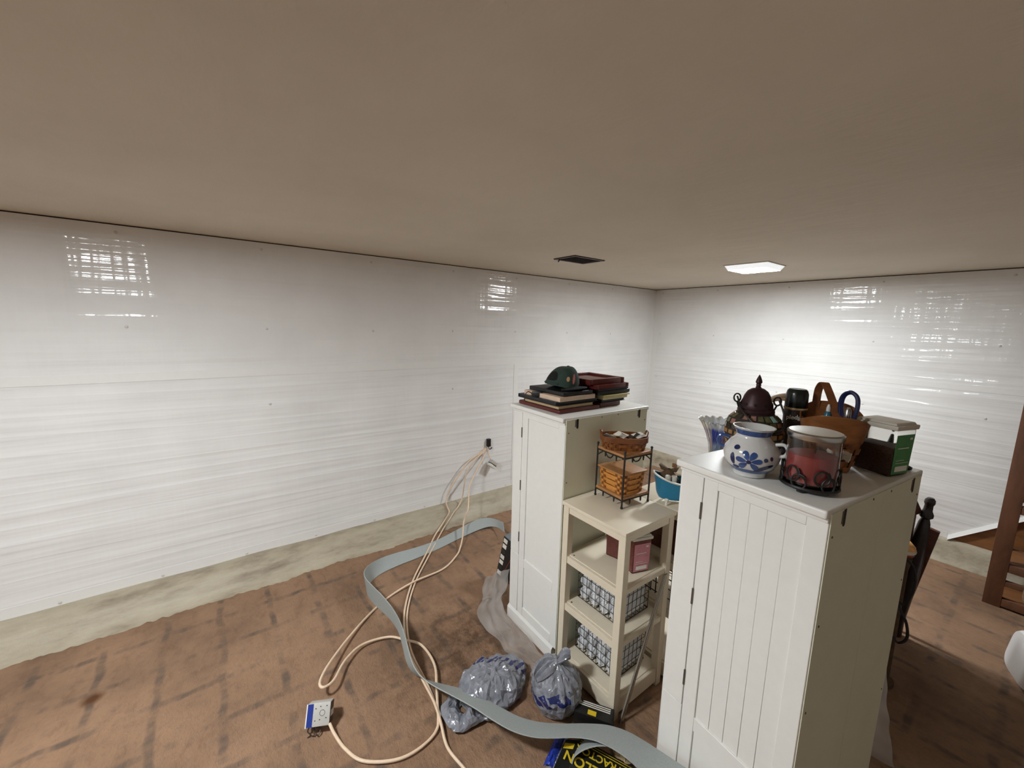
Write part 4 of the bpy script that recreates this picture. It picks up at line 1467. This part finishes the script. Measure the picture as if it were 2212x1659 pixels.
STRIP2=[((-0.759,1.085,0.170),(-0.819,1.154,0.110)),
((-0.779,1.060,0.170),(-0.841,1.126,0.108)),
((-0.810,1.030,0.160),(-0.872,1.096,0.098)),
((-0.838,0.997,0.140),(-0.895,1.074,0.085)),
((-0.853,0.968,0.120),(-0.905,1.050,0.068)),
((-0.855,0.955,0.100),(-0.911,1.032,0.045)),
((-0.846,0.943,0.080),(-0.907,1.011,0.018)),
((-0.830,0.928,0.060),(-0.888,0.986,0.004)),
]
CABA=[(-2.99,1.938,.556),(-2.96,1.876,.537),(-2.955,1.742,.478),(-2.95,1.647,.38),(-2.955,1.57,.28),(-2.965,1.525,.175),(-2.925,1.515,.122),(-2.876,1.506,.092),(-2.834,1.433,.044),(-2.74,1.316,.016),(-2.626,1.219,.013),(-2.522,1.131,.012),(-2.304,.947,.012),(-2.12,.824,.012),(-1.961,.749,.012),(-1.763,.696,.012),(-1.56,.686,.012),(-1.427,.677,.022),(-1.328,.659,.025),(-1.232,.64,.012),(-1.137,.654,.01),(-1.057,.671,.01),(-.949,.7,.01)]
CABB=[(-2.99,1.943,.551),(-2.95,1.903,.547),(-2.93,1.801,.499),(-2.91,1.70,.417),(-2.905,1.67,.30),(-2.925,1.66,.17),(-2.894,1.605,.116),(-2.869,1.547,.087),(-2.832,1.475,.042),(-2.753,1.376,.015),(-2.489,1.137,.012),(-2.285,.958,.012),(-2.103,.834,.012),(-1.945,.759,.012),(-1.755,.708,.012),(-1.548,.695,.012),(-1.406,.68,.008),(-1.327,.646,.01)]
CABC= [(-2.99, 1.943, 0.542), (-2.94, 1.883, 0.488), (-2.9, 1.791, 0.406), (-2.86, 1.716, 0.337), (-2.8, 1.654, 0.301), (-2.72, 1.604, 0.224), (-2.66, 1.56, 0.175), (-2.662, 1.528, 0.1), (-2.533, 1.443, 0.05), (-2.456, 1.38, 0.02), (-2.392, 1.314, 0.012), (-2.3, 1.16, 0.012), (-2.264, 0.931, 0.025), (-2.225, 0.751, 0.012), (-2.143, 0.611, 0.012), (-2.006, 0.46, 0.03), (-1.858, 0.337, 0.06), (-1.771, 0.282, 0.07), (-1.731, 0.287, 0.07), (-1.754, 0.336, 0.06), (-1.861, 0.412, 0.04), (-1.93, 0.514, 0.025), (-1.911, 0.64, 0.02), (-1.837, 0.703, 0.025), (-1.746, 0.759, 0.03), (-1.602, 0.761, 0.03), (-1.482, 0.715, 0.028), (-1.393, 0.678, 0.02), (-1.353, 0.667, 0.02), (-1.306, 0.619, 0.012), (-1.288, 0.529, 0.012), (-1.307, 0.444, 0.012), (-1.372, 0.351, 0.012), (-1.452, 0.309, 0.014), (-1.522, 0.286, 0.03), (-1.566, 0.277, 0.045)]
def ribbon(pairs, per=6, th=.004):
    A = catmull([p[0] for p in pairs], per)
    Bq = catmull([p[1] for p in pairs], per)
    m = MB()
    vs = []
    W = 5
    nrm = []
    n = len(A)
    for i in range(n):
        tg = (A[min(i + 1, n - 1)] + Bq[min(i + 1, n - 1)] - A[max(i - 1, 0)] - Bq[max(i - 1, 0)])
        nn = tg.cross(Bq[i] - A[i])
        nn.normalize()
        nrm.append(nn)
    for i in range(n):
        row = [A[i].lerp(Bq[i], k / (W - 1)) for k in range(W)]
        vs += [p + nrm[i] * th / 2 for p in row] + [p - nrm[i] * th / 2 for p in reversed(row)]
    K = 2 * W
    fs = [(i * K + k, i * K + (k + 1) % K, (i + 1) * K + (k + 1) % K, (i + 1) * K + k) for i in range(n - 1) for k in range(K)]
    fs += [tuple(range(K - 1, -1, -1)), tuple((n - 1) * K + k for k in range(K))]
    m.add(vs, fs)
    m.v = [(x, y, max(z, .0015)) for x, y, z in m.v]
    return m
STRIP = STRIP + [((-.445, 1.005, .225), (-.395, 1.105, .262)), ((-.415, .955, .160), (-.365, 1.03, .185)), ((-.425, .905, .080), (-.375, .965, .085)), ((-.48, .875, .022), (-.43, .95, .020)), ((-.57, .865, .006), (-.545, .965, .006)), ((-.66, .860, .006), (-.650, .960, .006))]
fs_ = thing('foam_strip', 'long flat grey foam strip twisting across the floor to the near cabinet', 'strip', (0, 0, 0))
obj('main_run', ribbon(STRIP), 'foam_grey', fs_)
obj('curled_end', ribbon(STRIP2), 'foam_grey', fs_)

# ------------------------------------------------------------------ electric cable from the wall
tag(obj('cable', MB().tube(catmull(CABA, 7), .0060, 8), 'cable_beige'), 'beige cable from the wall plug running straight out under the strip', 'cable', 'beige cables')
tag(obj('cable', MB().tube(catmull(CABB, 7), .0052, 8), 'cable_beige'), 'shorter beige cable lying alongside, ending by the open bag', 'cable', 'beige cables')
tag(obj('cable', MB().tube(catmull(CABC, 7), .0060, 8), 'cable_beige'), 'beige cable looping over the floor into the metal outlet box', 'cable', 'beige cables')

jb = thing('outlet_box', 'metal outlet box with blue stripe lying at the end of the cable', 'outlet box', (-1.600, .243, .0), radians(-26))
JT = Matrix.Translation((0, 0, .030)) @ Matrix.Rotation(radians(-34), 4, 'Y') @ Matrix.Translation((0, 0, -.014))
jx = MB().box(-.030, .026, -.044, .044, .014, .092)
jo = obj('body', jx.xf(JT), 'box_steel', jb, bevel=.002, seg=2)
obj('blue_label', B(.0262, .0270, -.0435, -.022, .015, .091).xf(JT), 'box_blue', jb, smooth=False)
obj('white_edge', B(.0262, .0278, -.048, -.0435, .013, .092).xf(JT), 'white_plastic', jb, smooth=False)
ko = MB().tube([(.0266, .014 + .010 * cos(q), .058 + .010 * sin(q)) for q in [2 * pi * k / 20 for k in range(20)]], .0007, 5, closed=True)
obj('knockout_ring', ko.xf(JT), 'box_dark', jb)
for y, z in ((-.012, .074), (-.012, .034), (.030, .080), (.006, .080), (.030, .040), (.006, .036)):
    obj('screw_hole', MB().lathe([(0, 0), (.0022, 0), (.0022, .0006), (0, .0006)], 8, close=False).xf(JT @ Matrix.Translation((.026, y, z)) @ Matrix.Rotation(pi / 2, 4, 'Y')), 'slot_black', jb)
obj('side_strap', B(-.026, .018, .044, .047, .040, .062).xf(JT), 'white_plastic', jb, bevel=.001, seg=1)
obj('side_plate', B(-.029, .024, .0440, .0452, .016, .090).xf(JT), 'box_dark', jb, smooth=False)
obj('receptacle', B(-.046, -.030, -.030, .030, .024, .082).xf(JT), 'box_dark', jb, bevel=.003)
for k in range(3):
    y = -.034 + .016 * k
    obj('wire_tail', MB().tube(catmull([(.004, y, .034), (.014, y - .006 + .008 * k, .020), (.020 + .004 * k, y + .006, .010), (.024 - .004 * k, y - .004, .002)], 4), .0022, 6), 'box_dark', jb)

t = thing('wall_plug', 'black adapter plugged through the plastic on the left wall', 'plug', (XL + .002, 1.966, .60), 0)
obj('body', B(0, .030, -.016, .016, -.030, .042), 'black_plastic', t, bevel=.003)
obj('cord', MB().tube(catmull([(.014, 0, -.03), (.016, .003, -.048), (.020, .012, -.058), (.022, .024, -.052)], 5), .004, 6), 'black_plastic', t)
obj('cord_clip', MB().lathe([(.002, -.006), (.007, -.004), (.007, .004), (.002, .006)], 8, (.020, .028, -.048)), 'black_plastic', t)
t = thing('hanging_outlet', 'small metal outlet box dangling from its cable on the left wall', 'outlet box', (XL + .055, 1.985, .405), radians(10))
R45 = Matrix.Rotation(radians(-38), 4, 'X')
obj('body', B(-.020, .020, -.040, .040, .004, .034).xf(R45), 'box_steel', t, bevel=.002)
obj('dark_gap', B(-.021, .021, -.040, .040, -.003, .004).xf(R45), 'slot_black', t, smooth=False)
obj('face_plate', B(-.022, .022, -.044, .044, -.026, -.003).xf(R45), 'label_white', t, bevel=.003)
obj('pigtail', MB().tube(catmull([(-.02, -.035, .16), (-.015, -.040, .11), (0, -.030, .07), (0, -.012, .045), (0, -.004, .020)], 6), .0035, 6), 'cable_beige', t)

# ------------------------------------------------------------------ grey shopping bags
def crumple(p, amp, seed, s1=9.0, s2=22.0):
    x, y, z = p
    r = ridge(x + seed, y - seed, z, s1) * .6 + ridge(x - seed, y + seed, z + 3, s2) * .4
    return amp * (r - .55)
def tri(m):
    q = random.Random(11)
    fs = []
    for f in m.f:
        if len(f) == 4:
            if q.random() < .5:
                fs += [(f[0], f[1], f[2]), (f[0], f[2], f[3])]
            else:
                fs += [(f[1], f[2], f[3]), (f[1], f[3], f[0])]
        else:
            fs.append(f)
    m.f = fs
    return m
bg = thing('tied_bag', 'knotted grey plastic shopping bag standing against the shelf unit', 'bag', (-1.135, 1.130, 0), radians(-10))
def bagf(u, v):
    a = 2 * pi * u
    pr = [(.060, .0), (.098, .012), (.118, .055), (.120, .100), (.104, .145), (.070, .178), (.034, .198), (.014, .208)]
    q = v * (len(pr) - 1)
    i = min(int(q), len(pr) - 2)
    t_ = q - i
    r = pr[i][0] * (1 - t_) + pr[i + 1][0] * t_
    z = pr[i][1] * (1 - t_) + pr[i + 1][1] * t_
    fold = .16 * v ** 2 * sin(11 * a + 2 * sin(2 * a)) + .05 * v * sin(23 * a)
    p = Vector((r * (1 + fold) * cos(a), r * .92 * (1 + fold) * sin(a), z))
    c = crumple(p, .016, 3.3, 8, 20)
    k = 1 + c / max(.04, r)
    j = .0075 * min(1, (1 - v) * 3)
    return (p.x * k + j * N3(p.x * 90, p.y * 90, p.z * 90), p.y * k + j * N3(p.x * 90 + 9, p.y * 90, p.z * 90), max(.001, p.z + c * .35 + j * N3(p.x * 90, p.y * 90 + 7, p.z * 90) * min(1, z * 30)))
obj('sack', tri(MB().grid(bagf, 46, 20, closeu=True)), 'bag_grey_b', bg, smooth=False)
def ear(d, L, w, seed, lean):
    def f(u, v):
        q = v
        wd = (.010 + w * sin(pi * min(1, q * .92 + .04)) ** .7) * (u - .5) * 2
        side = Vector((-d.y, d.x, 0)).normalized()
        p = Vector((0, 0, .200)) + d * (L * q) + Vector((0, 0, lean * q - .06 * q * q))
        p += side * wd + Vector((0, 0, .012 * sin(u * 14 + seed)))
        return p
    return MB().grid(f, 22, 12)
obj('knot_ear', ear(Vector((.030, .050, .0)), 1.0, .026, 1.0, .105), 'bag_grey_b', bg, solid=.0015)
obj('knot_ear', ear(Vector((-.005, -.105, 0)), 1.0, .026, 2.2, .020), 'bag_grey_b', bg, solid=.0015)
obj('knot', MB().grid(lambda u, v: (.016 * sin(pi * v) * cos(2 * pi * u) * (1 + .2 * N3(u * 5, v * 5, 0)), .016 * sin(pi * v) * sin(2 * pi * u), .192 + .026 * v), 14, 8, closeu=True), 'bag_grey_b', bg)

b2 = thing('open_bag', 'slumped open grey plastic shopping bag lying on the floor', 'bag', (-1.350, .940, 0), radians(0))
def bag2(u, v):
    a = 2 * pi * u
    pr = [(.10, .0), (.140, .010), (.146, .035), (.130, .066), (.094, .090), (.05, .102), (.0, .106)]
    q = v * (len(pr) - 1)
    i = min(int(q), len(pr) - 2)
    t_ = q - i
    r = pr[i][0] * (1 - t_) + pr[i + 1][0] * t_
    z = pr[i][1] * (1 - t_) + pr[i + 1][1] * t_
    r *= 1.06 + .13 * cos(2 * (a - 1.9)) + .07 * N3(cos(a) * 2.2, sin(a) * 2.2, 5)
    p = Vector((r * cos(a), r * sin(a), z))
    c = crumple(p, .026, 8.1, 6, 16)
    k = 1 + c / .17
    j = .010
    return (p.x * k + j * N3(p.x * 80, p.y * 80, p.z * 80), p.y * k + j * N3(p.x * 80 + 9, p.y * 80, p.z * 80), max(.001, p.z + (c * .9 + 1.3 * j * N3(p.x * 80, p.y * 80 + 7, p.z * 80)) * min(1, z * 20)))
obj('sack', tri(MB().grid(bag2, 44, 18, closeu=True)), 'bag_grey_a', b2, smooth=False)
# mouth of the bag: a wide loose flap with the hand hole in it
def mouth(u, v):
    a = radians(-165 + 250 * u)
    r0, r1 = .030, .098
    r = r0 + (r1 - r0) * v
    x = .022 + r * .95 * cos(a) + .030 * v * N3(u * 5, v * 2, 1)
    y = -.158 + r * 1.15 * sin(a) + .030 * v * N3(u * 5, v * 2, 4)
    z = .012 + .040 * sin(pi * v) * (.6 + .5 * N3(u * 7, v * 3, 2)) + .05 * (1 - v) * max(0, N3(u * 4, 1, 8)) + .012 * ridge(x * 1.0, y * 1.0, 0, 26)
    return (x, y, max(.0015, z))
obj('mouth_flap', tri(MB().grid(mouth, 34, 8)), 'bag_grey_a', b2, solid=.0012, smooth=False)

# ------------------------------------------------------------------ carton of refuse sacks and clutter at the bottom of the frame
bx = thing('sack_carton', 'black carton with yellow lettering at the bottom edge of the picture', 'carton', (-.757, 1.030, 0), radians(24))
L_, W_, H_ = .125, .075, .095
obj('carton', B(-L_, L_, -W_, W_, 0, H_), 'carton_black', bx, bevel=.002)
# the print faces away from the viewer: it reads upside down from here
Mt = frame_of((-.058, -.012, H_ + .0006), (-1, 0, 0), (0, -1, 0))
lettering('GALLON', .050, 'print_yellow', bx, Mt, bold=True)
Mt = frame_of((.004, .036, H_ + .0006), (-1, 0, 0), (0, -1, 0))
lettering('CONTRACTOR', .038, 'print_yellow', bx, Mt, bold=True)
obj('printed_line', B(-L_ + .004, L_ - .004, .0565, .0585, H_, H_ + .0006), 'print_yellow', bx, smooth=False)
obj('printed_line', B(-L_ + .004, L_ - .004, .0655, .0670, H_, H_ + .0006), 'print_yellow', bx, smooth=False)
obj('end_flap', MB().hexa([(-L_ - .055, -W_ + .006, H_ - .030), (-L_, -W_ + .006, H_ - .002), (-L_, W_ - .012, H_ - .002), (-L_ - .055, W_ - .012, H_ - .030)], [(-L_ - .055, -W_ + .006, H_ - .028), (-L_, -W_ + .006, H_), (-L_, W_ - .012, H_), (-L_ - .055, W_ - .012, H_ - .028)]), 'carton_black', bx, smooth=False)
obj('yellow_sticker', MB().hexa([(-L_ - .052, .024, H_ - .026), (-L_ - .012, .024, H_ - .006), (-L_ - .012, .046, H_ - .006), (-L_ - .052, .046, H_ - .026)], [(-L_ - .052, .024, H_ - .025), (-L_ - .012, .024, H_ - .005), (-L_ - .012, .046, H_ - .005), (-L_ - .052, .046, H_ - .025)]), 'print_yellow', bx, smooth=False)

t = thing('tool_carton', 'black carton with white print lines at the foot of the shelf post', 'carton', (-.965, 1.190, 0), radians(33))
obj('carton', B(-.075, .085, -.035, .035, 0, .075), 'carton_black', t, bevel=.002)
for k in range(3):
    obj('printed_line', B(-.060 + .006 * k, .070, .006 + .009 * k, .0105 + .009 * k, .075, .0756), 'print_white', t, smooth=False)
obj('printed_patch', B(-.02, .015, -.028, -.006, .075, .0756), 'print_yellow', t, smooth=False)

t = thing('blue_package', 'crumpled blue and silver package beside the lettered carton', 'package', (-.955, .965, 0), radians(25))
m = MB().grid(lambda u, v: (-.022 + .044 * u + .004 * N3(u * 4, v * 6, 1), -.065 + .13 * v, .030 + .022 * sin(pi * u) + .010 * N3(u * 6, v * 9, 5)), 10, 20)
obj('wrapper', m, 'package_blue', t, solid=.003)
m = MB().grid(lambda u, v: (.016 + .026 * u, -.065 + .13 * v, .034 + .014 * N3(u * 6, v * 14, 8) + .006), 6, 24)
obj('foil_edge', m, 'foil_grey', t, solid=.002)
obj('core', B(-.018, .018, -.06, .06, 0, .032), 'foil_grey', t, bevel=.006)
t = thing('crumpled_paper', 'crumpled tan paper lying behind the lettered carton', 'paper', (-.772, 1.148, .0), 0)
def crp(u, v):
    a = 2 * pi * u
    ph = pi * (v - .5)
    d = Vector((cos(ph) * cos(a), cos(ph) * sin(a), sin(ph)))
    k = 1 + .55 * (ridge(d.x, d.y, d.z, 1.7) - .5) + .2 * N3(d.x * 5, d.y * 5, d.z * 5)
    return (d.x * .050 * k, d.y * .045 * k, max(.001, .055 + d.z * .055 * k))
obj('wad', MB().grid(crp, 36, 18, closeu=True), 'paper_tan', t, smooth=False)
t = thing('orange_handle', 'orange wooden tool handle at the bottom of the picture', 'handle', (-.700, 1.150, .045), radians(40))
obj('grip', MB().tube([(-.06, 0, 0), (-.03, 0, .004), (.03, 0, .006), (.07, 0, .006)], [.014, .018, .018, .013], 12), 'orange_handle', t)
obj('ferrule', MB().tube([(.068, 0, .006), (.10, 0, .006)], [.012, .011], 12), 'box_dark', t)
obj('rest', B(-.05, .09, -.012, .012, -.045, -.012), 'carton_black', t, bevel=.003)

# ------------------------------------------------------------------ black carton and plastic film by the far cabinet
t = thing('leaning_carton', 'black picture carton with printed spine leaning left of the far cabinet', 'carton', (-2.055, 1.430, 0), radians(8))
tilt = Matrix.Rotation(radians(13), 4, 'Y')
obj('carton', B(0, .255, 0, .055, 0, .325).xf(tilt), 'carton_black', t, bevel=.003)
for k in range(7):
    z = .03 + .042 * k
    obj('spine_print', MB().box(.006, .040, -.0009, 0, z, z + .030).xf(tilt), ['print_white', 'wire_grey', 'label_white'][k % 3], t, smooth=False)
obj('grey_top', B(.0, .255, .001, .054, .325, .3265).xf(tilt), 'grey_cloth', t, smooth=False)
for k in range(3):
    obj('copper_line', MB().tube([(.05 + .07 * k, -.001, .02), (.10 + .07 * k, -.001, .22)], .0022, 5).xf(tilt), 'red_paint', t)

def film(label, path, width, height, seed, nu=120, nv=26, lean=0.0):
    P = catmull(path, 10)
    n = len(P)
    def f(u, v):
        q = u * (n - 1)
        i = min(int(q), n - 2)
        p = P[i].lerp(P[i + 1], q - i)
        tg = (P[i + 1] - P[i]).normalized()
        nr = Vector((tg.y, -tg.x, 0))
        h = height(u) if callable(height) else height
        wd = width(u) if callable(width) else width
        fold = sin(v * 17 + 5 * N3(u * 4, seed, 0)) * .5 + ridge(u * 6, v * 1.2, seed, 1.0) * .6
        env = sin(pi * min(1, max(0, v)))
        z = h * (1 - v) ** 1.5 + .016 * env * (fold + .4) + .005 * N3(u * 20, v * 8, seed)
        off = wd * (v - lean) + .015 * N3(u * 9, v * 3, seed + 4)
        r = p + nr * off
        return (r.x, r.y, max(.0015, r.z + z))
    o = obj('plastic_film', MB().grid(f, nu, nv), 'film')
    return tag(o, label, 'plastic film')
film('crumpled clear plastic film along the foot of the far cabinet', [(-1.95, 1.47, 0), (-1.80, 1.33, 0), (-1.72, 1.245, 0), (-1.50, 1.245, 0), (-1.30, 1.235, 0), (-1.20, 1.20, 0)], lambda u: .17 - .09 * u + .03 * N3(u * 9, 0, 1), lambda u: .10 * (1 - u) ** 1.5 + .015, 2.2)
# film hanging behind the near cabinet
def film2(u, v):
    x = -.50 + (.285 + .055 * v) * u
    y = 1.83 + .20 * v ** 1.4 + .012 * sin(9 * u + 4 * v) + .010 * N3(u * 7, v * 5, 2)
    z = .58 * (1 - v) + .008 * N3(u * 9, v * 9, 6)
    return (x + .006 * N3(u * 5, v * 7, 9), y, max(.002, z))
tag(obj('plastic_film', MB().grid(film2, 40, 50), 'film'), 'clear plastic film draped to the floor behind the near cabinet', 'plastic film')

# ------------------------------------------------------------------ things behind the near cabinet at right
hb = thing('headboard', 'dark wooden headboard with black turned finial posts standing behind the near cabinet', 'headboard', (-.338, 3.0, 0), -math.atan2(.120, 1.05))
pp = [(.030, 0), (.032, .02), (.028, .10), (.036, .30), (.038, .45), (.036, .53), (.030, .62), (.024, .69), (.017, .715), (.028, .727), (.028, .742), (.019, .762), (.017, .792), (.022, .805), (.021, .822), (.012, .834)]
for y in (0.0, -.92):
    o = obj('turned_post', MB().lathe(pp, 20), 'post_black', hb)
    o.location = (0, y, 0)
    o.rotation_euler = (0, radians(3.2), 0)
obj('lower_panel', B(-.014, .010, -.90, -.02, .06, .74), 'panel_red', hb, bevel=.003)
ar = [(.004, -.90 + .88 * k / 16, .74 + .22 * sin(pi * k / 16)) for k in range(17)]
obj('arched_rail', MB().tube(ar, .026, 10, flat=.6), 'panel_red', hb)
for k in range(1, 8):
    y = -.90 + .88 * k / 8
    obj('spindle', MB().tube([(.0, y, .73), (.002, y, .74 + .22 * sin(pi * k / 8))], .009, 8), 'post_black', hb)
bd = thing('curved_board', 'red brown curved wooden board beside the black finial post', 'board', (-.252, 3.048, 0), 0)
m = MB().hexa([(-.10, 0, .16), (-.055, 0, .14), (-.055, .03, .14), (-.10, .03, .16)], [(-.055, 0, .655), (.010, 0, .64), (.010, .03, .64), (-.055, .03, .655)])
obj('board', m, 'panel_red', bd, bevel=.005)
obj('foot', MB().hexa([(-.13, .004, 0), (-.10, .004, 0), (-.10, .026, 0), (-.13, .026, 0)], [(-.10, .004, .18), (-.06, .004, .18), (-.06, .026, .18), (-.10, .026, .18)]), 'panel_red', bd, bevel=.003)
t = thing('painted_ball', 'orange and white striped painted ornament behind the near cabinet', 'ornament', (-.302, 2.52, 0), 0)
obj('ball', MB().lathe([(.0, .66), (.02, .662), (.038, .675), (.044, .695), (.040, .715), (.022, .735), (0, .74)], 20, close=False), 'orange_paint', t)
obj('stripe', MB().lathe([(.0435, .688), (.0452, .695), (.0435, .703)], 20, close=False), 'print_white', t)
obj('stripe', MB().lathe([(.036, .670), (.0405, .676), (.0430, .682)], 20, close=False), 'red_paint', t)
obj('stand', MB().lathe([(.05, 0), (.05, .02), (.03, .04), (.028, .60), (.036, .66)], 16), 'burlap', t)
t = thing('hanging_cable', 'black cable hanging in loops behind the near cabinet', 'cable', (-.25, 2.42, 0), 0)
obj('loop', MB().tube(catmull([(-.06, 0, .72), (.0, .01, .66), (.012, .01, .56), (-.01, 0, .48), (-.035, .0, .50), (-.045, 0, .56), (-.02, .0, .46), (.01, .0, .40), (.02, .0, .33), (-.005, 0, .29), (-.04, 0, .31), (-.05, .02, .12), (-.05, .03, .002)], 6), .0055, 6), 'cable_black', t)

# wooden rack at the right edge
t = thing('wooden_rack', 'brown wooden open rack at the right edge of the picture', 'rack', (-.075, 3.86, 0), 0)
for x in (0.0, .80):
    for y in (0, .30):
        obj('post', B(x, x + .075, y, y + .04, 0, 1.62), 'stud_brown', t, bevel=.002)
for z in (.012, .24, .62, 1.10):
    obj('cross_rail', B(.075, .80, 0.002, .038, z, z + .05), 'stud_brown', t, bevel=.002)
    obj('cross_rail', B(.075, .80, 0.302, .338, z, z + .05), 'stud_brown', t, bevel=.002)
obj('bottom_board', B(.02, .84, .04, .30, .012, .03), 'board_brown', t, bevel=.002)
obj('shelf_board', B(.075, .80, .04, .30, .27, .288), 'board_brown', t, bevel=.002)
t = thing('rack_cord', 'beige cord looped on the bottom of the wooden rack', 'cord', (.10, 3.98, .0305), 0)
obj('loop', MB().tube(catmull([(.05, .02, .27), (.02, 0, .20), (-.02, -.03, .10), (-.01, -.05, .02), (.05, -.06, .008), (.14, -.02, .008)], 6), .0055, 6), 'cable_beige', t)

# white moulded plastic seat at the right edge
t = thing('plastic_basin', 'white plastic basin on its side at the right edge of the picture', 'basin', (.195, 3.03, 0), radians(20))
def basin(u, v):
    a = 2 * pi * u
    x, y = se(a, 4)
    pr = [(.0, .0), (.72, .0), (.80, .02), (.90, .16), (.95, .22), (1.0, .225)]
    q = v * (len(pr) - 1)
    i = min(int(q), len(pr) - 2)
    t_ = q - i
    r = pr[i][0] * (1 - t_) + pr[i + 1][0] * t_
    z = pr[i][1] * (1 - t_) + pr[i + 1][1] * t_
    return Vector((x * .14 * r, y * .17 * r, z))
Mb = Matrix.Translation((0, 0, .118)) @ Matrix.Rotation(radians(97), 4, 'Y') @ Matrix.Translation((0, 0, -.11))
m = MB().grid(basin, 48, 20, closeu=True)
m.v = [tuple(Mb @ Vector(p)) for p in m.v]
zmin = min(p[2] for p in m.v)
m.v = [(x, y, z - zmin) for x, y, z in m.v]
obj('shell', m, 'white_plastic', t, merge=True, solid=.004)
